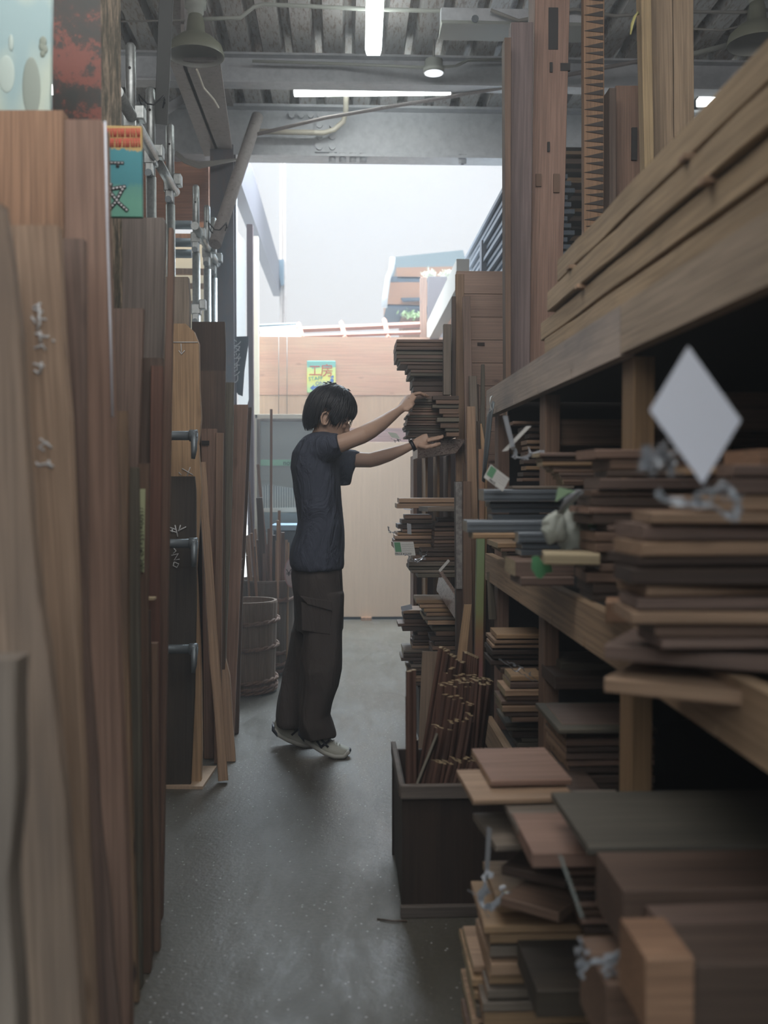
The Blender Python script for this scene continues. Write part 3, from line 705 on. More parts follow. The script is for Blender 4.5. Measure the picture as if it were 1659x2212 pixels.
pboard('wide_board', 'wide orange brown board behind the pine board', 'board', [(-120, 238), (-120, 2300)], [(136, 240), (137, 1000), (150, 2300)], 2.32, 2.26, .045, W['orange'], floor=True)
mb = MB(); 
o = MB().tube([PY(227, 262, 2.12), PY(232, 500, 2.12), PY(238, 700, 2.11), PY(243, 900, 2.10)], .0022, 6).build('edge_film', WHITE); tag(o, 'white film along the top right edge of the reddish board', 'film')
# chalk writing on the pine board
def stroke(pts, Y, r=.0022, m=CHALK, parent=None, name='chalk_mark', label=None):
    P3 = []
    for x, y in pts: P3.append(PY(x, y, Y))
    mb = MB().tube(P3, r, 6, flat=.4, face=True); o = mb.build(name, m, parent) if parent is None else None
    return o
def glyphs(strokes, Y, label, r=.0022, m=CHALK, parent=None, name='chalk_writing', cat='writing'):
    """Y may be a function of pixel row"""
    mb = MB()
    for s in strokes:
        mb.tube([PY(x, y, Y(y) if callable(Y) else Y) for x, y in s], r, 6, flat=.35, face=True)
    if parent is None:
        return tag(mb.build(name, m), label, cat)
    M = parent.matrix_world.copy() if False else parent.matrix_basis
    me = mb.mesh(name, m, M.inverted()); o = bpy.data.objects.new(name, me); C.objects.link(o); o.parent = parent; return o
def yline(Yt, Yb, pt, pb):
    zt, zb = PY(100, pt, Yt).z, 0
    def f(y):
        t = (HY - y) / FPX; k = (Yt - Yb) / zt
        # depth on the board's plane for this pixel row
        return (Yb + k * CAMZ) / (1 - k * t)
    return f
f = yline(1.855, 1.655, 486, 0)
glyphs([[(72, 668), (92, 672), (80, 688), (100, 690)], [(84, 660), (86, 700), (80, 712)], [(68, 684), (78, 700)], [(76, 720), (98, 728), (106, 726)], [(86, 715), (88, 742)], [(74, 752), (92, 746), (98, 756)], [(112, 735), (118, 738)],
        [(72, 786), (96, 792)], [(90, 782), (86, 806)], [(74, 800), (84, 808)], [(70, 640+25), (88, 655)]], f, 0, .0021, parent=P_)
glyphs([[(86, 948), (98, 955), (84, 966), (96, 974)], [(98, 955), (112, 968)], [(78, 998), (82, 1006), (98, 1002), (116, 1008)], [(104, 994), (110, 1012)]], f, 0, .0022, parent=P_)
o = pboard('yellow_tape', 'yellow tape strip with marks along the pine board', 'tape', [(147, 996), (151, 1120)], [(153, 996), (158, 1120)], 1.88, 1.88, .001, mat('yellow_tape', (.50, .42, .08), .6), floor=False)
# white painted translucent panel upper left
PNL = mat('painted_pale_panel', (.5, .6, .5), .35)
t_ = N(PNL, 'ShaderNodeTexCoord'); vo = N(PNL, 'ShaderNodeTexVoronoi'); vo.inputs['Scale'].default_value = 4.5; vo.feature = 'SMOOTH_F1'; mp_ = N(PNL, 'ShaderNodeMapping'); mp_.inputs['Scale'].default_value = (1.4, 1, .7); mp_.inputs['Location'].default_value = (3.3, 0, 1.2); Lk(PNL, t_.outputs['Object'], mp_.inputs[0]); Lk(PNL, mp_.outputs[0], vo.inputs['Vector'])
Lk(PNL, mixc(PNL, ramp(PNL, noise_n(PNL, mp_.outputs[0], 3, 2), [(.47, (0,)*3), (.56, (1,)*3)]), ramp(PNL, noise_n(PNL, t_.outputs['Object'], 8, 5), [(.3, (.46, .55, .46)), (.7, (.60, .66, .54))]), (.30, .44, .46)), B(PNL).inputs['Base Color'])
pn = pboard('painted_board', 'tall pale green panel with painted blue and grey shapes at upper left', 'panel', [(-150, -60), (-150, 260)], [(112, -60), (108, 235), (108, 260)], 2.52, 2.50, .02, PNL)
mb = MB(); q = PY(68, 190, 2.5175); mb.ball(q, (.022, .0015, .075), 24, 12); q = PY(14, 150, 2.5175); 
me = mb.mesh('grey_shape', mat('grey_wash', (.28, .33, .29), .5), pn.matrix_basis.inverted()); o = bpy.data.objects.new('grey_shape', me); C.objects.link(o); o.parent = pn
mb = MB().ball(PY(14, 160, 2.5175), (.02, .0015, .045), 24, 12).ball(PY(24, 92, 2.5175), (.006, .0015, .02), 12, 8)
me = mb.mesh('pale_shape', mat('pale_wash', (.46, .56, .52), .5), pn.matrix_basis.inverted()); o = bpy.data.objects.new('pale_shape', me); C.objects.link(o); o.parent = pn
mb = MB(); 
for x, y, r in ((93, 90, .009), (90, 100, .007), (96, 106, .008), (92, 116, .006)): mb.ball(PY(x, y, 2.5175), (r, .0015, r * 1.5), 10, 8)
me = mb.mesh('leaf_shape', mat('grey_wash_dark', (.25, .29, .24), .5), pn.matrix_basis.inverted()); o = bpy.data.objects.new('leaf_shape', me); C.objects.link(o); o.parent = pn
# dark building post with red patches
DP = mat('black_red_paint', (.03, .03, .03), .5); v, _, _ = coords(DP, (7, 7, 7), 0); pn_ = noise_n(DP, v, 1.6, 8, .75)
Lk(DP, ramp(DP, pn_, [(.40, (.020, .022, .020)), (.50, (.035, .024, .02)), (.56, (.17, .045, .03))]), B(DP).inputs['Base Color'])
DS = mat('flaking_side', (.12, .10, .08), .8); v, _, _ = coords(DS, (30, 30, 9), 0); fn = noise_n(DS, v, 1.2, 8, .8); Lk(DS, ramp(DS, fn, [(.38, (.07, .075, .06)), (.48, (.16, .14, .105)), (.58, (.50, .39, .29))]), B(DS).inputs['Base Color']); bump(DS, fn, .8, .006)
a = PY(113, 100, 2.86); b = PY(218, 100, 2.86); s2 = PX(261, 100, b.x)
mb = MB(); mb.box((a.x, 2.86, 0), (b.x, s2.y, 4.45)); 
for i, mi in enumerate(mb.m): pass
mb.m[3] = 1
o = mb.build('trim_8', [DP, DS]); o['kind'] = 'structure'
# teal sign
TG = mat('sign_teal', (.03, .22, .24), .5); t_ = N(TG, 'ShaderNodeTexCoord')
s_ = N(TG, 'ShaderNodeSeparateXYZ'); Lk(TG, t_.outputs['Generated'], s_.inputs[0]); nn = noise_n(TG, t_.outputs['Generated'], 5, 4)
mm = N(TG, 'ShaderNodeMath'); mm.operation = 'MULTIPLY_ADD'; mm.inputs[1].default_value = .25; Lk(TG, nn, mm.inputs[0]); Lk(TG, s_.outputs['Z'], mm.inputs[2])
Lk(TG, ramp(TG, mm.outputs[0], [(.3, (.08, .26, .19)), (.45, (.06, .22, .18)), (.50, (.015, .17, .20)), (.86, (.02, .20, .24)), (.88, (.42, .28, .09)), (1.0, (.45, .30, .10))]), B(TG).inputs['Base Color'])
SY = 2.74
a = PY(205, 468, SY); b = PY(306, 272, SY)
ts = bev(MB().box((a.x, SY, a.z), (b.x, SY + .018, b.z)).build('timber_sign', TG), .002)
tag(ts, 'teal hand painted board sign with an orange red top and dotted characters', 'sign')
mb = MB(); 
for i in range(26):
    x = 234 + (i % 13) * 5.6 + R.uniform(-1, 1); y0 = 277 + (i // 13) * 22; mb.tube([PY(x, y0, SY - .001), PY(x + R.uniform(-2, 2), y0 + 19, SY - .001)], .0022, 5, flat=.3, face=True)
for i in range(8): mb.tube([PY(233, 279 + i * 5.2, SY - .001), PY(303, 278 + i * 5.2 + R.uniform(-1, 1), SY - .001)], .0008, 5, flat=.6, face=True)
mb.build('red_hatching', REDINK, ts)
S1 = [[(222, 351), (268, 352)], [(254, 352), (254, 362)]]
S2 = [[(240, 395), (236, 408)], [(226, 410), (272, 403)], [(266, 406), (250, 436), (232, 458)], [(236, 412), (254, 436), (276, 456)]]
for grp_ in (S1, S2):
  mb = MB()
  for s in grp_: mb.tube([PY(x, y, SY - .001) for x, y in s], .0055 if s in S2 else .0045, 6, flat=.3, face=True)
  mb.build('black_character', INK, ts)
mb = MB()
for s in [S1[0]] + S2:
    for (x0, y0), (x1, y1) in zip(s, s[1:]):
        n = max(2, int(math.hypot(x1 - x0, y1 - y0) / 7))
        for k in range(n):
            t0, t1 = (k + .2) / n, (k + .75) / n
            mb.tube([PY(x0 + (x1-x0)*t0, y0 + (y1-y0)*t0, SY - .0035), PY(x0 + (x1-x0)*t1, y0 + (y1-y0)*t1, SY - .0035)], .0022 if s in S2 else .0013, 5, flat=.4, face=True)
mb.build('white_dashes', CHALK, ts)

pboard('grey_board', 'wide weathered grey board directly under the teal sign', 'board', [(225, 470), (225, 1400)], [(352, 472), (356, 478), (351, 700), (318, 1400)], 3.12, 3.02, .04, wood('violet_grey', (.20, .165, .145), (.13, .105, .10), var=0, knots=.3))
pboard('mauve_board', 'mauve brown board overlapping the wide grey board', 'board', [(242, 666), (246, 1300)], [(309, 668), (303, 860), (298, 1050), (292, 1300)], 2.82, 2.72, .03, W['purple'])
pboard('knotty_board', 'knotty board with dark knots beside the reddish board', 'board', [(246, 888), (249, 1400), (262, 2290)], [(272, 889), (275, 1000), (275, 1400), (300, 2270)], 2.52, 2.44, .03, wood('knotty_brown', (.27, .17, .10), (.12, .08, .06), var=0, knots=1, stain=(.07, .05, .045), stain_amt=.8))
pboard('green_grey_board', 'grey green board right of the knotty board reaching the floor', 'board', [(276, 1010), (276, 2150)], [(297, 1010), (300, 1400), (304, 1800), (305, 2150)], 2.56, 2.50, .03, W['green'])
kb = pboard('labelled_board', 'narrow brown board carrying a pale green price tape', 'board', [(297, 1001), (294, 1300), (303, 2106)], [(320, 1001), (317, 1290), (322, 1700), (325, 2106)], 2.64, 2.58, .03, W['brown'])
PT = mat('pale_green_tape', (.42, .45, .27), .6)
tp = pboard('price_tape', 'pale green tape with black handwritten figures on the narrow brown board', 'tape', [(296, 1056), (295, 1236)], [(314, 1056), (311, 1236)], 2.63, 2.62, .0008, PT, floor=False)
for s_t, py, sz in (('(1500×155×16', 1146, .020), ('×2,300)', 1210, .020)):
    p = PY(304, py, 2.617); o = text(s_t, sz, frame(p, (0, 0, -1), (1, 0, 0)), INK, None, 'handwriting'); o.parent = tp; o.matrix_parent_inverse = tp.matrix_basis.inverted()
pboard('black_board', 'black brown board with a reddish right half left of the thin red strip', 'board', [(309, 773), (302, 1000), (297, 1300), (315, 1990)], [(351, 774), (344, 1000), (338, 1290), (340, 1990)], 2.86, 2.78, .03, W['dark'])
pboard('red_brown_board', 'red brown board standing on the black brown board\'s right', 'board', [(326, 790), (319, 1300), (322, 1990)], [(352, 790), (345, 1300), (345, 1990)], 2.84, 2.76, .02, wood('oxblood', (.17, .08, .055), (.09, .045, .035), var=0, knots=.2))
pboard('thin_red_strip', 'long thin reddish strip rising in front of the scaffold post', 'strip', [(364, 492), (358, 700), (348, 1000), (340, 1300), (334, 1992)], [(373, 492), (374, 600), (368, 900), (362, 1280), (357, 1600), (350, 1988)], 2.99, 2.90, .03, wood('strip_red', (.20, .12, .085), (.12, .07, .055), var=0, knots=.2))
a = PY(318, 1290, 2.77); b = PY(338, 1286, 2.77)
tag(MB().box((a.x, 2.735, a.z - .004), (b.x, 2.77, a.z + .002)).build('wood_chip', W['end']), 'tiny pale offcut lying across the dark boards at left', 'offcut')
for i, (xa, xb, yt, m) in enumerate(((306, 322, 1320, 'dark'), (322, 338, 1390, 'brown'))):
    pboard('low_board', ['dark low board behind the labelled board', 'brown low board beside the thin red strip'][i], 'board', [(xa, yt), (xa + 2, 2050)], [(xb, yt), (xb + 6, 2050)], 2.70 + .04 * i, 2.66 + .04*i, .03, W[m])
pboard('grey_brown_board', 'grey brown board standing behind the thin red strip', 'board', [(352, 598), (352, 1300)], [(406, 600), (409, 640), (409, 1300)], 4.5, 4.4, .05, W['grey'])
L_ = pboard('tan_board', 'tall tan board with a cut top corner and chalk arrow', 'board', [(366, 699), (360, 1690)], [(401, 699), (419, 716), (429, 742), (431, 850), (434, 905), (428, 960), (436, 1060), (424, 1230), (432, 1400), (437, 1560), (434, 1685)], 4.36, 4.22, .04, W['honey'], wob=.004)
g = yline(4.355, 4.215, 699, 0)
glyphs([[(366, 739), (427, 739)], [(391, 742), (392, 764)], [(386, 757), (392, 765), (399, 757)]], g, 0, .0018, parent=L_)
glyphs([[(393, 1012), (417, 1026)], [(411, 1009), (404, 1028)], [(386, 1020), (392, 1026)]], g, 0, .002, parent=L_)
M_ = pboard('charred_board', 'black charred board with white chalk price in front of the tan board', 'board', [(357, 1029), (350, 1690)], [(420, 1030), (423, 1060), (424, 1300), (420, 1500), (412, 1688)], 4.24, 4.18, .025, W['char'])
g = yline(4.235, 4.175, 1029, 0)
glyphs([[(366, 1139), (380, 1144)], [(366, 1146), (382, 1150)], [(378, 1134), (384, 1160)], [(384, 1147), (402, 1138)], [(390, 1134), (386, 1148)], [(372, 1143), (372, 1150)]], g, 0, .0024, parent=M_)
glyphs([[(374, 1182), (380, 1190), (374, 1196)], [(370, 1200), (385, 1196), (376, 1210), (388, 1208)], [(376, 1214), (386, 1218), (382, 1226), (374, 1222), (376, 1214)]], g, 0, .0024, parent=M_)
a = PZ(352, 1702, 0); b = PZ(452, 1702, 0)
mb = MB().prism([PZ(330, 1704, 0), PZ(438, 1705, 0), PZ(468, 1660, 0), PZ(340, 1660, 0)], (0, 0, .012)); tag(mb.build('plywood_sheet', W['ply']), 'thin plywood sheet lying under the charred board', 'sheet')
nd = [('walnut_board', 'dark brown board standing above the blotchy one', [(414, 695), (414, 1600)], [(486, 696), (487, 760), (486, 1600)], 4.9, 4.8, 'dark'),
      ('blotchy_board', 'dark blotchy board with water stains', [(429, 801), (433, 920), (440, 1600)], [(486, 802), (486, 960), (486, 1600)], 4.75, 4.68, 'blotch'),
      ('slotted_board', 'red brown board with a small dark slot', [(434, 926), (440, 1600)], [(469, 926), (470, 1600)], 4.66, 4.6, 'red'),
      ('narrow_brown_board', 'narrow brown board beside the slotted board', [(466, 935), (462, 1640)], [(482, 935), (476, 1640)], 4.64, 4.52, 'brown'),
      ('grey_lath', 'slim grey board just left of the orange brown board', [(487, 826), (483, 1000), (470, 1400), (466, 1500)], [(505, 828), (500, 1100), (488, 1400), (484, 1560)], 4.85, 4.66, 'green'),
      ('orange_brown_board', 'orange brown board standing at the end of the left row', [(502, 874), (503, 1000), (492, 1300), (484, 1570)], [(535, 878), (533, 950), (522, 1200), (505, 1586)], 5.02, 4.96, 'red'),
      ('purple_edge_board', 'dark board edge at the very end of the left row', [(531, 880), (518, 1200), (498, 1586)], [(543, 880), (534, 1100), (524, 1290), (515, 1583)], 5.12, 5.06, 'dark'),
      ('short_curved_board', 'short tan board with a rounded top at the foot of the row', [(470, 1414), (472, 1640)], [(486, 1416), (496, 1460), (508, 1637)], 4.72, 4.55, 'tan')]
for nme, l, le, ri, yt_, yb_, m in nd: pboard(nme, l, 'board', le, ri, yt_, yb_, .03, W[m], wob=.002)
a = PY(436, 952, 4.655); b = PY(452, 961, 4.655)
tag(MB().box((a.x, 4.645, b.z), (b.x, 4.66, a.z)).build('dark_rectangle', DARK), 'small dark rectangle at the slot of the red brown board', 'peg')  # plain dark rectangle on the board's face
plank('leaning_pole', 'rough half barked pole leaning at the end of the left row', 'pole', PY(482, 1686, 4.23), PY(434, 1000, 4.5), (1, .2, 0), .042, .035, W['tan'], wob=.006, taper=.006)
glyphs([[(516, 1212), (524, 1206), (518, 1218)], [(517, 1226), (523, 1230), (516, 1234)]], 5.04, 'small white chalk figures on the dark board edge', .0018)
# black banner
BN = mat('black_banner', (.018, .022, .03), .6)
mb = MB().prism([PY(x, y, 7.45) for x, y in ((488, 728), (537, 726), (537, 740), (528, 800), (524, 856), (514, 852), (500, 826), (488, 800))], (0, .01, 0)); bn_ = mb.build('black_banner', BN); tag(bn_, 'black hanging banner with white vertical lettering by the opening', 'banner')
for i, ch in enumerate('ンタップオンリ'): text(ch, .068, flat(512 - i * .5, 742 + i * 13, 7.44), CHALK, bn_)
mb = MB().prism([PY(x, y, 7.7) for x, y in ((524, 800), (536, 740), (537, 862), (534, 875), (515, 873), (515, 855))], (0, .01, 0)); tag(mb.build('white_sheet', TR), 'white sheet hanging below the black banner', 'sheet')
ORD = 'first second third fourth fifth sixth seventh eighth ninth tenth eleventh twelfth thirteenth fourteenth fifteenth sixteenth seventeenth eighteenth nineteenth twentieth twenty-first twenty-second'.split()
# ------------------------------------------------------------------ yard corner: framed glass, tubs, laths
GY = 8.3
t = empty('glass_door', PY(600, 1200, GY), 'old framed glass door with green tape leaning behind the wooden tubs', 'door')
GL = mat('dusty_glass', (.34, .38, .37), .35); B(GL).inputs['Transmission Weight'].default_value = .35
def fb(x0, y0, x1, y1, name, m, d=.04, Y=GY, par=t):
    a = PY(x0, y1, Y); b = PY(x1, y0, Y); return bev(MB().box((a.x, Y, max(.0, a.z)), (b.x, Y + d, b.z)).build(name, m, par), .002)
fb(551, 895, 700, 904, 'top_rail', CREAM); fb(547, 895, 556, 1420, 'stile', CREAM); fb(556, 905, 562, 1420, 'inner_stile', W['grey'], .03)
fb(562, 905, 700, 910, 'inner_rail', W['grey'], .03)
fb(562, 910, 700, 1420, 'pane', GL, .006, GY + .012)
tpz = fb(562, 993, 700, 1006, 'green_tape', mat('green_tape', (.30, .55, .40), .6), .001, GY + .009)
text('not for', .055, flat(632, 1000, GY + .007), INK, t, 'tape_writing')
ST = mat('striped_board', (.50, .50, .44), .6)
t_ = N(ST, 'ShaderNodeTexCoord'); wv = N(ST, 'ShaderNodeTexWave'); wv.inputs['Scale'].default_value = 16; wv.bands_direction = 'X'; Lk(ST, t_.outputs['Object'], wv.inputs['Vector'])
Lk(ST, ramp(ST, wv.outputs['Fac'], [(.55, (.26, .30, .30)), (.8, (.62, .64, .60))]), B(ST).inputs['Base Color'])
def quad(name, pts, Y, d, m, label, cat):
    return tag(MB().prism([PY(x, y, Y) for x, y in pts], (0, d, 0)).build(name, m), label, cat)
quad('corrugated_sheet', [(566, 1052), (575, 1047), (640, 1056), (660, 1060), (660, 1105), (566, 1100)], 8.1, .02, ST, 'corrugated clear sheet standing against the glass door behind the man', 'sheet')
quad('corrugated_sheet', [(566, 1108), (660, 1108), (660, 1150), (566, 1150)], 8.05, .02, mat('dim_sheet', (.24, .28, .28), .5), 'dull green grey corrugated sheet below the clear one', 'sheet')
quad('pale_rail', [(566, 1098), (660, 1096), (660, 1106), (566, 1106)], 8.0, .02, CREAM, 'pale rail across the corrugated sheets', 'rail')
bx_ = empty('black_bin', PY(625, 1250, 7.6), 'black bin with a blue white rim behind the lath tub', 'bin')
a = PY(590, 1300, 7.6); b = PY(665, 1140, 7.6); bev(MB().box((a.x, 7.6, 0), (b.x, 7.9, b.z)).build('body', mat('bin_black', (.03, .035, .04), .4), bx_), .01)
a = PY(586, 1146, 7.57); b = PY(668, 1134, 7.57); bev(MB().box((a.x, 7.57, a.z), (b.x, 7.93, b.z)).build('rim', mat('rim_blue', (.30, .42, .52), .4), bx_), .004)

def tub(cx, yr, yb, rpx, Y, label, hoops, m):
    c = PY(cx, yb, Y); s = Y / FPX; r = rpx * s; h = PY(cx, yr, Y).z
    t = empty('wooden_tub', (c.x, Y, 0), label, 'tub', None)
    rb = r * .90
    n = 64
    def prof(q): return rb + (r - rb) * q
    mb = MB(); rings = []
    for q in (0, .02, .25, .5, .75, .98, 1):
        rr = prof(q) - (.003 if q in (0, 1) else 0)
        rings.append([Vector((c.x + (rr - (.0025 if j % 4 == 0 else 0)) * math.cos(2*math.pi*j/n), Y + (rr - (.0025 if j % 4 == 0 else 0)) * math.sin(2*math.pi*j/n), .001 + h * q)) for j in range(n)])
    for q, k in ((1, .02), (.6, .02), (.06, .02)):
        rr = prof(q) - k
        rings.append([Vector((c.x + rr * math.cos(2*math.pi*j/n), Y + rr * math.sin(2*math.pi*j/n), .001 + h * q)) for j in range(n)])
    mb.rings(rings, 0, True, False); mb.build('staves', m, t)
    for hq, rad in hoops:
        pts = []; 
        hb = MB()
        for tw in (0, 1):
            pts = []
            for j in range(73):
                a = 2 * math.pi * j / 72; k = a * 9 + tw * math.pi
                rr = prof(hq) + rad * .6 + math.cos(k) * rad * .35
                pts.append((c.x + rr * math.cos(a), Y + rr * math.sin(a), h * hq + math.sin(k) * rad * .5 + .012 * math.sin(a + 1)))
            hb.tube(pts, rad * .62, 6)
        hb.build('hoop', HOOP, t)
    return t
HOOP = wood('twisted_bamboo', (.26, .15, .10), (.12, .07, .05), var=.1, knots=0)
TUBW = wood('tub_staves', (.25, .17, .115), (.16, .10, .07), var=0, knots=.1)
tub(538, 1296, 1474, 62, 6.12, 'empty wooden tub with twisted hoops beside the man\'s legs', ((.78, .014), (.50, .014), (.14, .014), (.07, .013), (.03, .012)), TUBW)
tub(578, 1250, 1452, 66, 6.75, 'taller wooden tub behind, filled with wooden laths', ((.80, .016), (.24, .016), (.12, .015), (.05, .015)), wood('tub_dark', (.17, .125, .09), (.10, .07, .05), var=0, knots=.1))
# price roundel
a = PY(628, 1236, 6.3); o = empty('price_roundel', a, 'round white price tag with pink rim hanging on the lath tub', 'tag')
mb = MB().ball((0, 0, 0), (.048, .002, .095), 28, 16); mb.v = [v + PY(630, 1237, 6.38) for v in mb.v]; mb.build('disc', mat('pink_card', (.50, .30, .32), .6), o)
mb = MB().ball((0, 0, 0), (.041, .002, .087), 28, 16); mb.v = [v + PY(630, 1237, 6.377) for v in mb.v]; mb.build('face', mat('pale_pink_card', (.56, .48, .50), .6), o)
text('￥1', .06, flat(629, 1238, 6.374), INK, o, 'price')
# laths in the tub: (bottom x, top x, top y, width px, material)
ly = [(585, 586, 884, 5, 'red'), (596, 557, 1003, 6, 'red'), (560, 538, 1040, 4, 'brown'), (580, 560, 1075, 13, 'dark'), (604, 603, 1103, 6, 'orange'), (600, 600, 1124, 5, 'tan'),
      (556, 530, 1158, 5, 'honey'), (552, 536, 1156, 7, 'tan'), (566, 543, 1152, 6, 'orange'), (572, 551, 1143, 6, 'tan'), (575, 556, 1166, 5, 'brown'), (570, 570, 1170, 7, 'brown'),
      (584, 583, 1142, 10, 'brown'), (590, 592, 1156, 6, 'dark'), (598, 597, 1168, 5, 'tan'), (608, 611, 1150, 7, 'brown'), (613, 619, 1166, 5, 'tan'), (620, 623, 1172, 4, 'honey'), (563, 549, 1180, 4, 'dark'), (588, 577, 1176, 5, 'red'), (547, 533, 1200, 4, 'orange')]
for i, (xb, xt, yt, wpx, m) in enumerate(ly):
    Yb_ = 6.68 + .10 * math.sin(i * 2.1); Yt_ = Yb_ + .12 * math.sin(i * 3.7)
    b0 = PY(xb, 1425, Yb_); 
    if i == 0: l = 'longest reddish lath standing upright in the lath tub'
    elif i == 1: l = 'long reddish lath leaning left in the lath tub'
    elif i == 3: l = 'wide dark lath with a pointed top in the lath tub'
    else: l = 'short lath, ' + ORD[sorted(q[1] for q in ly).index(xt)] + ' from the left in the tall wooden tub'
    plank('wooden_lath', l, 'lath', b0, PY(xt, yt, Yt_), (1, .3, 0), wpx * 6.7 / FPX, .014, W[m], 'laths in the tall tub' if i in (0, 1, 3) else 'short laths in the tall tub')

# ------------------------------------------------------------------ right rack (bays of 0.91 m along the aisle)
RX = .60
POSTM = W['honey']
for i, Y in enumerate((1.15, 2.06, 2.97, 3.88)):
    l = ['nearest', 'second', 'third', 'farthest'][i]
    if i > 0:
        o = plank('rack_post', l + ' front post of the right rack' if i != 1 else 'bright honey coloured front post of the right rack', 'post', (RX + .0225 - .0, Y + .045, 0), (RX + .0225, Y + .045, 1.53), (1, 0, 0), .045, .09, [None, wood('post_honey', (.38, .24, .12), (.26, .15, .07), var=0, knots=.1), W['brown'], W['red']][i], 'front posts of the right rack')
        plank('rack_post', l + ' back post of the right rack', 'post', (1.5, Y + .045, 0), (1.5, Y + .045, 1.53), (1, 0, 0), .045, .09, W['brown'], 'back posts of the right rack')
        for zc, tier in ((1.42, 'upper'), (.88, 'middle'), (.22, 'lower')):
            plank('cross_rail', f'{tier} cross rail running into the rack at its {l} post', 'rail', (RX + .046, Y + .045, zc), (1.477, Y + .045, zc), (0, 0, 1), .08, .04, W['brown'], 'cross rails of the right rack')
def notched_beam(name, label, X0, Y0, Y1, z0, z1, th, m, notches):
    notches = sorted(notches); mb = MB(); ys = [Y0]
    for n_ in notches: ys += [n_ - .004, n_ + .004]
    ys.append(Y1)
    pts = [(Y0, z1)]
    bot = [(Y0, z0)]
    for n_ in notches: bot += [(n_ - .005, z0), (n_ - .005, z0 + .022), (n_ + .005, z0 + .022), (n_ + .005, z0)]
    bot.append((Y1, z0))
    poly = [(X0, y, z) for y, z in bot] + [(X0, Y1, z1), (X0, Y0, z1)]
    mb.prism(poly, (th, 0, 0))
    o = mb.build(name, m); return tag(o, label, 'beam')
BM = wood('beam_along', (.52, .43, .36), (.38, .31, .26), var=0, knots=.3, stain=(.17, .17, .18), stain_amt=.95, axis=1, con=.7)
notched_beam('rack_beam', 'grey stained front beam under the top timber stack, notched below', RX - .03, 2.06, 4.0, 1.53, 1.635, .03, BM, (3.75, 3.35, 2.95, 2.5))
BM2 = wood('beam_along_tan', (.46, .36, .26), (.33, .24, .17), var=0, knots=.2, axis=1)
notched_beam('rack_beam', 'tan front beam continuing the top shelf toward the camera', RX - .03, .5, 2.055, 1.535, 1.635, .03, BM2, ())
BM3 = wood('beam_along_mid', (.44, .30, .18), (.31, .20, .12), var=0, knots=.15, stain=(.28, .17, .09), axis=1)
notched_beam('rack_beam', 'middle shelf front beam with saw notches along its lower edge', RX - .03, .5, 4.02, .88, .985, .03, BM3, (3.7, 3.25, 2.72, 2.35, 1.85, 1.5))
notched_beam('rack_beam', 'lowest front beam of the right rack behind the molding crate', RX - .03, 2.3, 4.02, .22, .325, .03, BM3, (3.6, 3.1))
for z, l in ((1.60, 'top'), (.955, 'middle'), (.295, 'lowest')):
    plank('shelf_deck', l + ' dark shelf deck of the right rack', 'shelf', (1.08, .5, z), (1.08, 4.0, z), (1, 0, 0), .94, .018, DARK)  # shelf boards; the top deck is put in to shade the rack interior
a = MB().box((1.58, .4, 0), (1.60, 4.05, 1.6)); tag(a.build('backing_sheet', DARK), 'near black sheet giving the shade inside the right rack', 'panel')  # sheet added near black for the dark interior behind the posts
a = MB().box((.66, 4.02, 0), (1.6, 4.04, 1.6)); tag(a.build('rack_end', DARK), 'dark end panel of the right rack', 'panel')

# top stack: long timbers along the aisle
zt = 1.645
names_ = ['lowest', 'second', 'third', 'fourth', 'fifth', 'topmost']
rows = [(2.93, .045, .80, 0, .0), (2.86, .048, .80, 0, -.012), (3.02, .030, .62, .01, -.02), (2.80, .050, .80, .004, .0), (2.86, .040, .78, .012, -.01), (2.70, .030, .72, .006, .01)]
rows = [(3.00, .055), (3.12, .056), (2.98, .060), (2.88, .062)]
z = zt
for i, (ye, th) in enumerate(rows):
    bow = (.003, -.002, .003, -.002)[i]
    p1 = (RX + .14, ye, z + th / 2 - .0); p0 = (RX + .14, .55, z + th / 2 + .003 * i)
    o = plank('stack_timber', f'long weathered timber, {["lowest","second from the bottom","second from the top","topmost"][i]} of the stack on the right rack', 'timber', p0, p1, (1, 0, 0), .27 - .02 * (i % 2), th, W['timber'], 'long timbers stacked on top of the right rack', wob=.006, bow=bow)
    z += th + .010
    if i in (1, 2):
        for Ys in (1.55, 2.45):
            if R.random() < .8 or i == 2:
                tag(bev(MB().box((RX - .005, Ys + .1*i, z - .0105), (RX + .25, Ys + .1*i + .03, z - .0005)).build('stack_sticker', W['tan']), .001), f'small spacer stick under the {["","","third","topmost","next"][i+1]} timber, ' + ('near' if Ys < 2 else 'far') + ' one', 'spacer', 'spacer sticks between the long timbers')
for i, (ye, x, zz, l) in enumerate(((2.6, .99, 1.66, 'lower'), (2.75, 1.0, 1.75, 'upper'))):
    plank('rear_timber', l + ' timber lying behind the long timber stack', 'timber', (x, .6, zz), (x, ye, zz), (1, 0, 0), .2, .06, W['timber'])

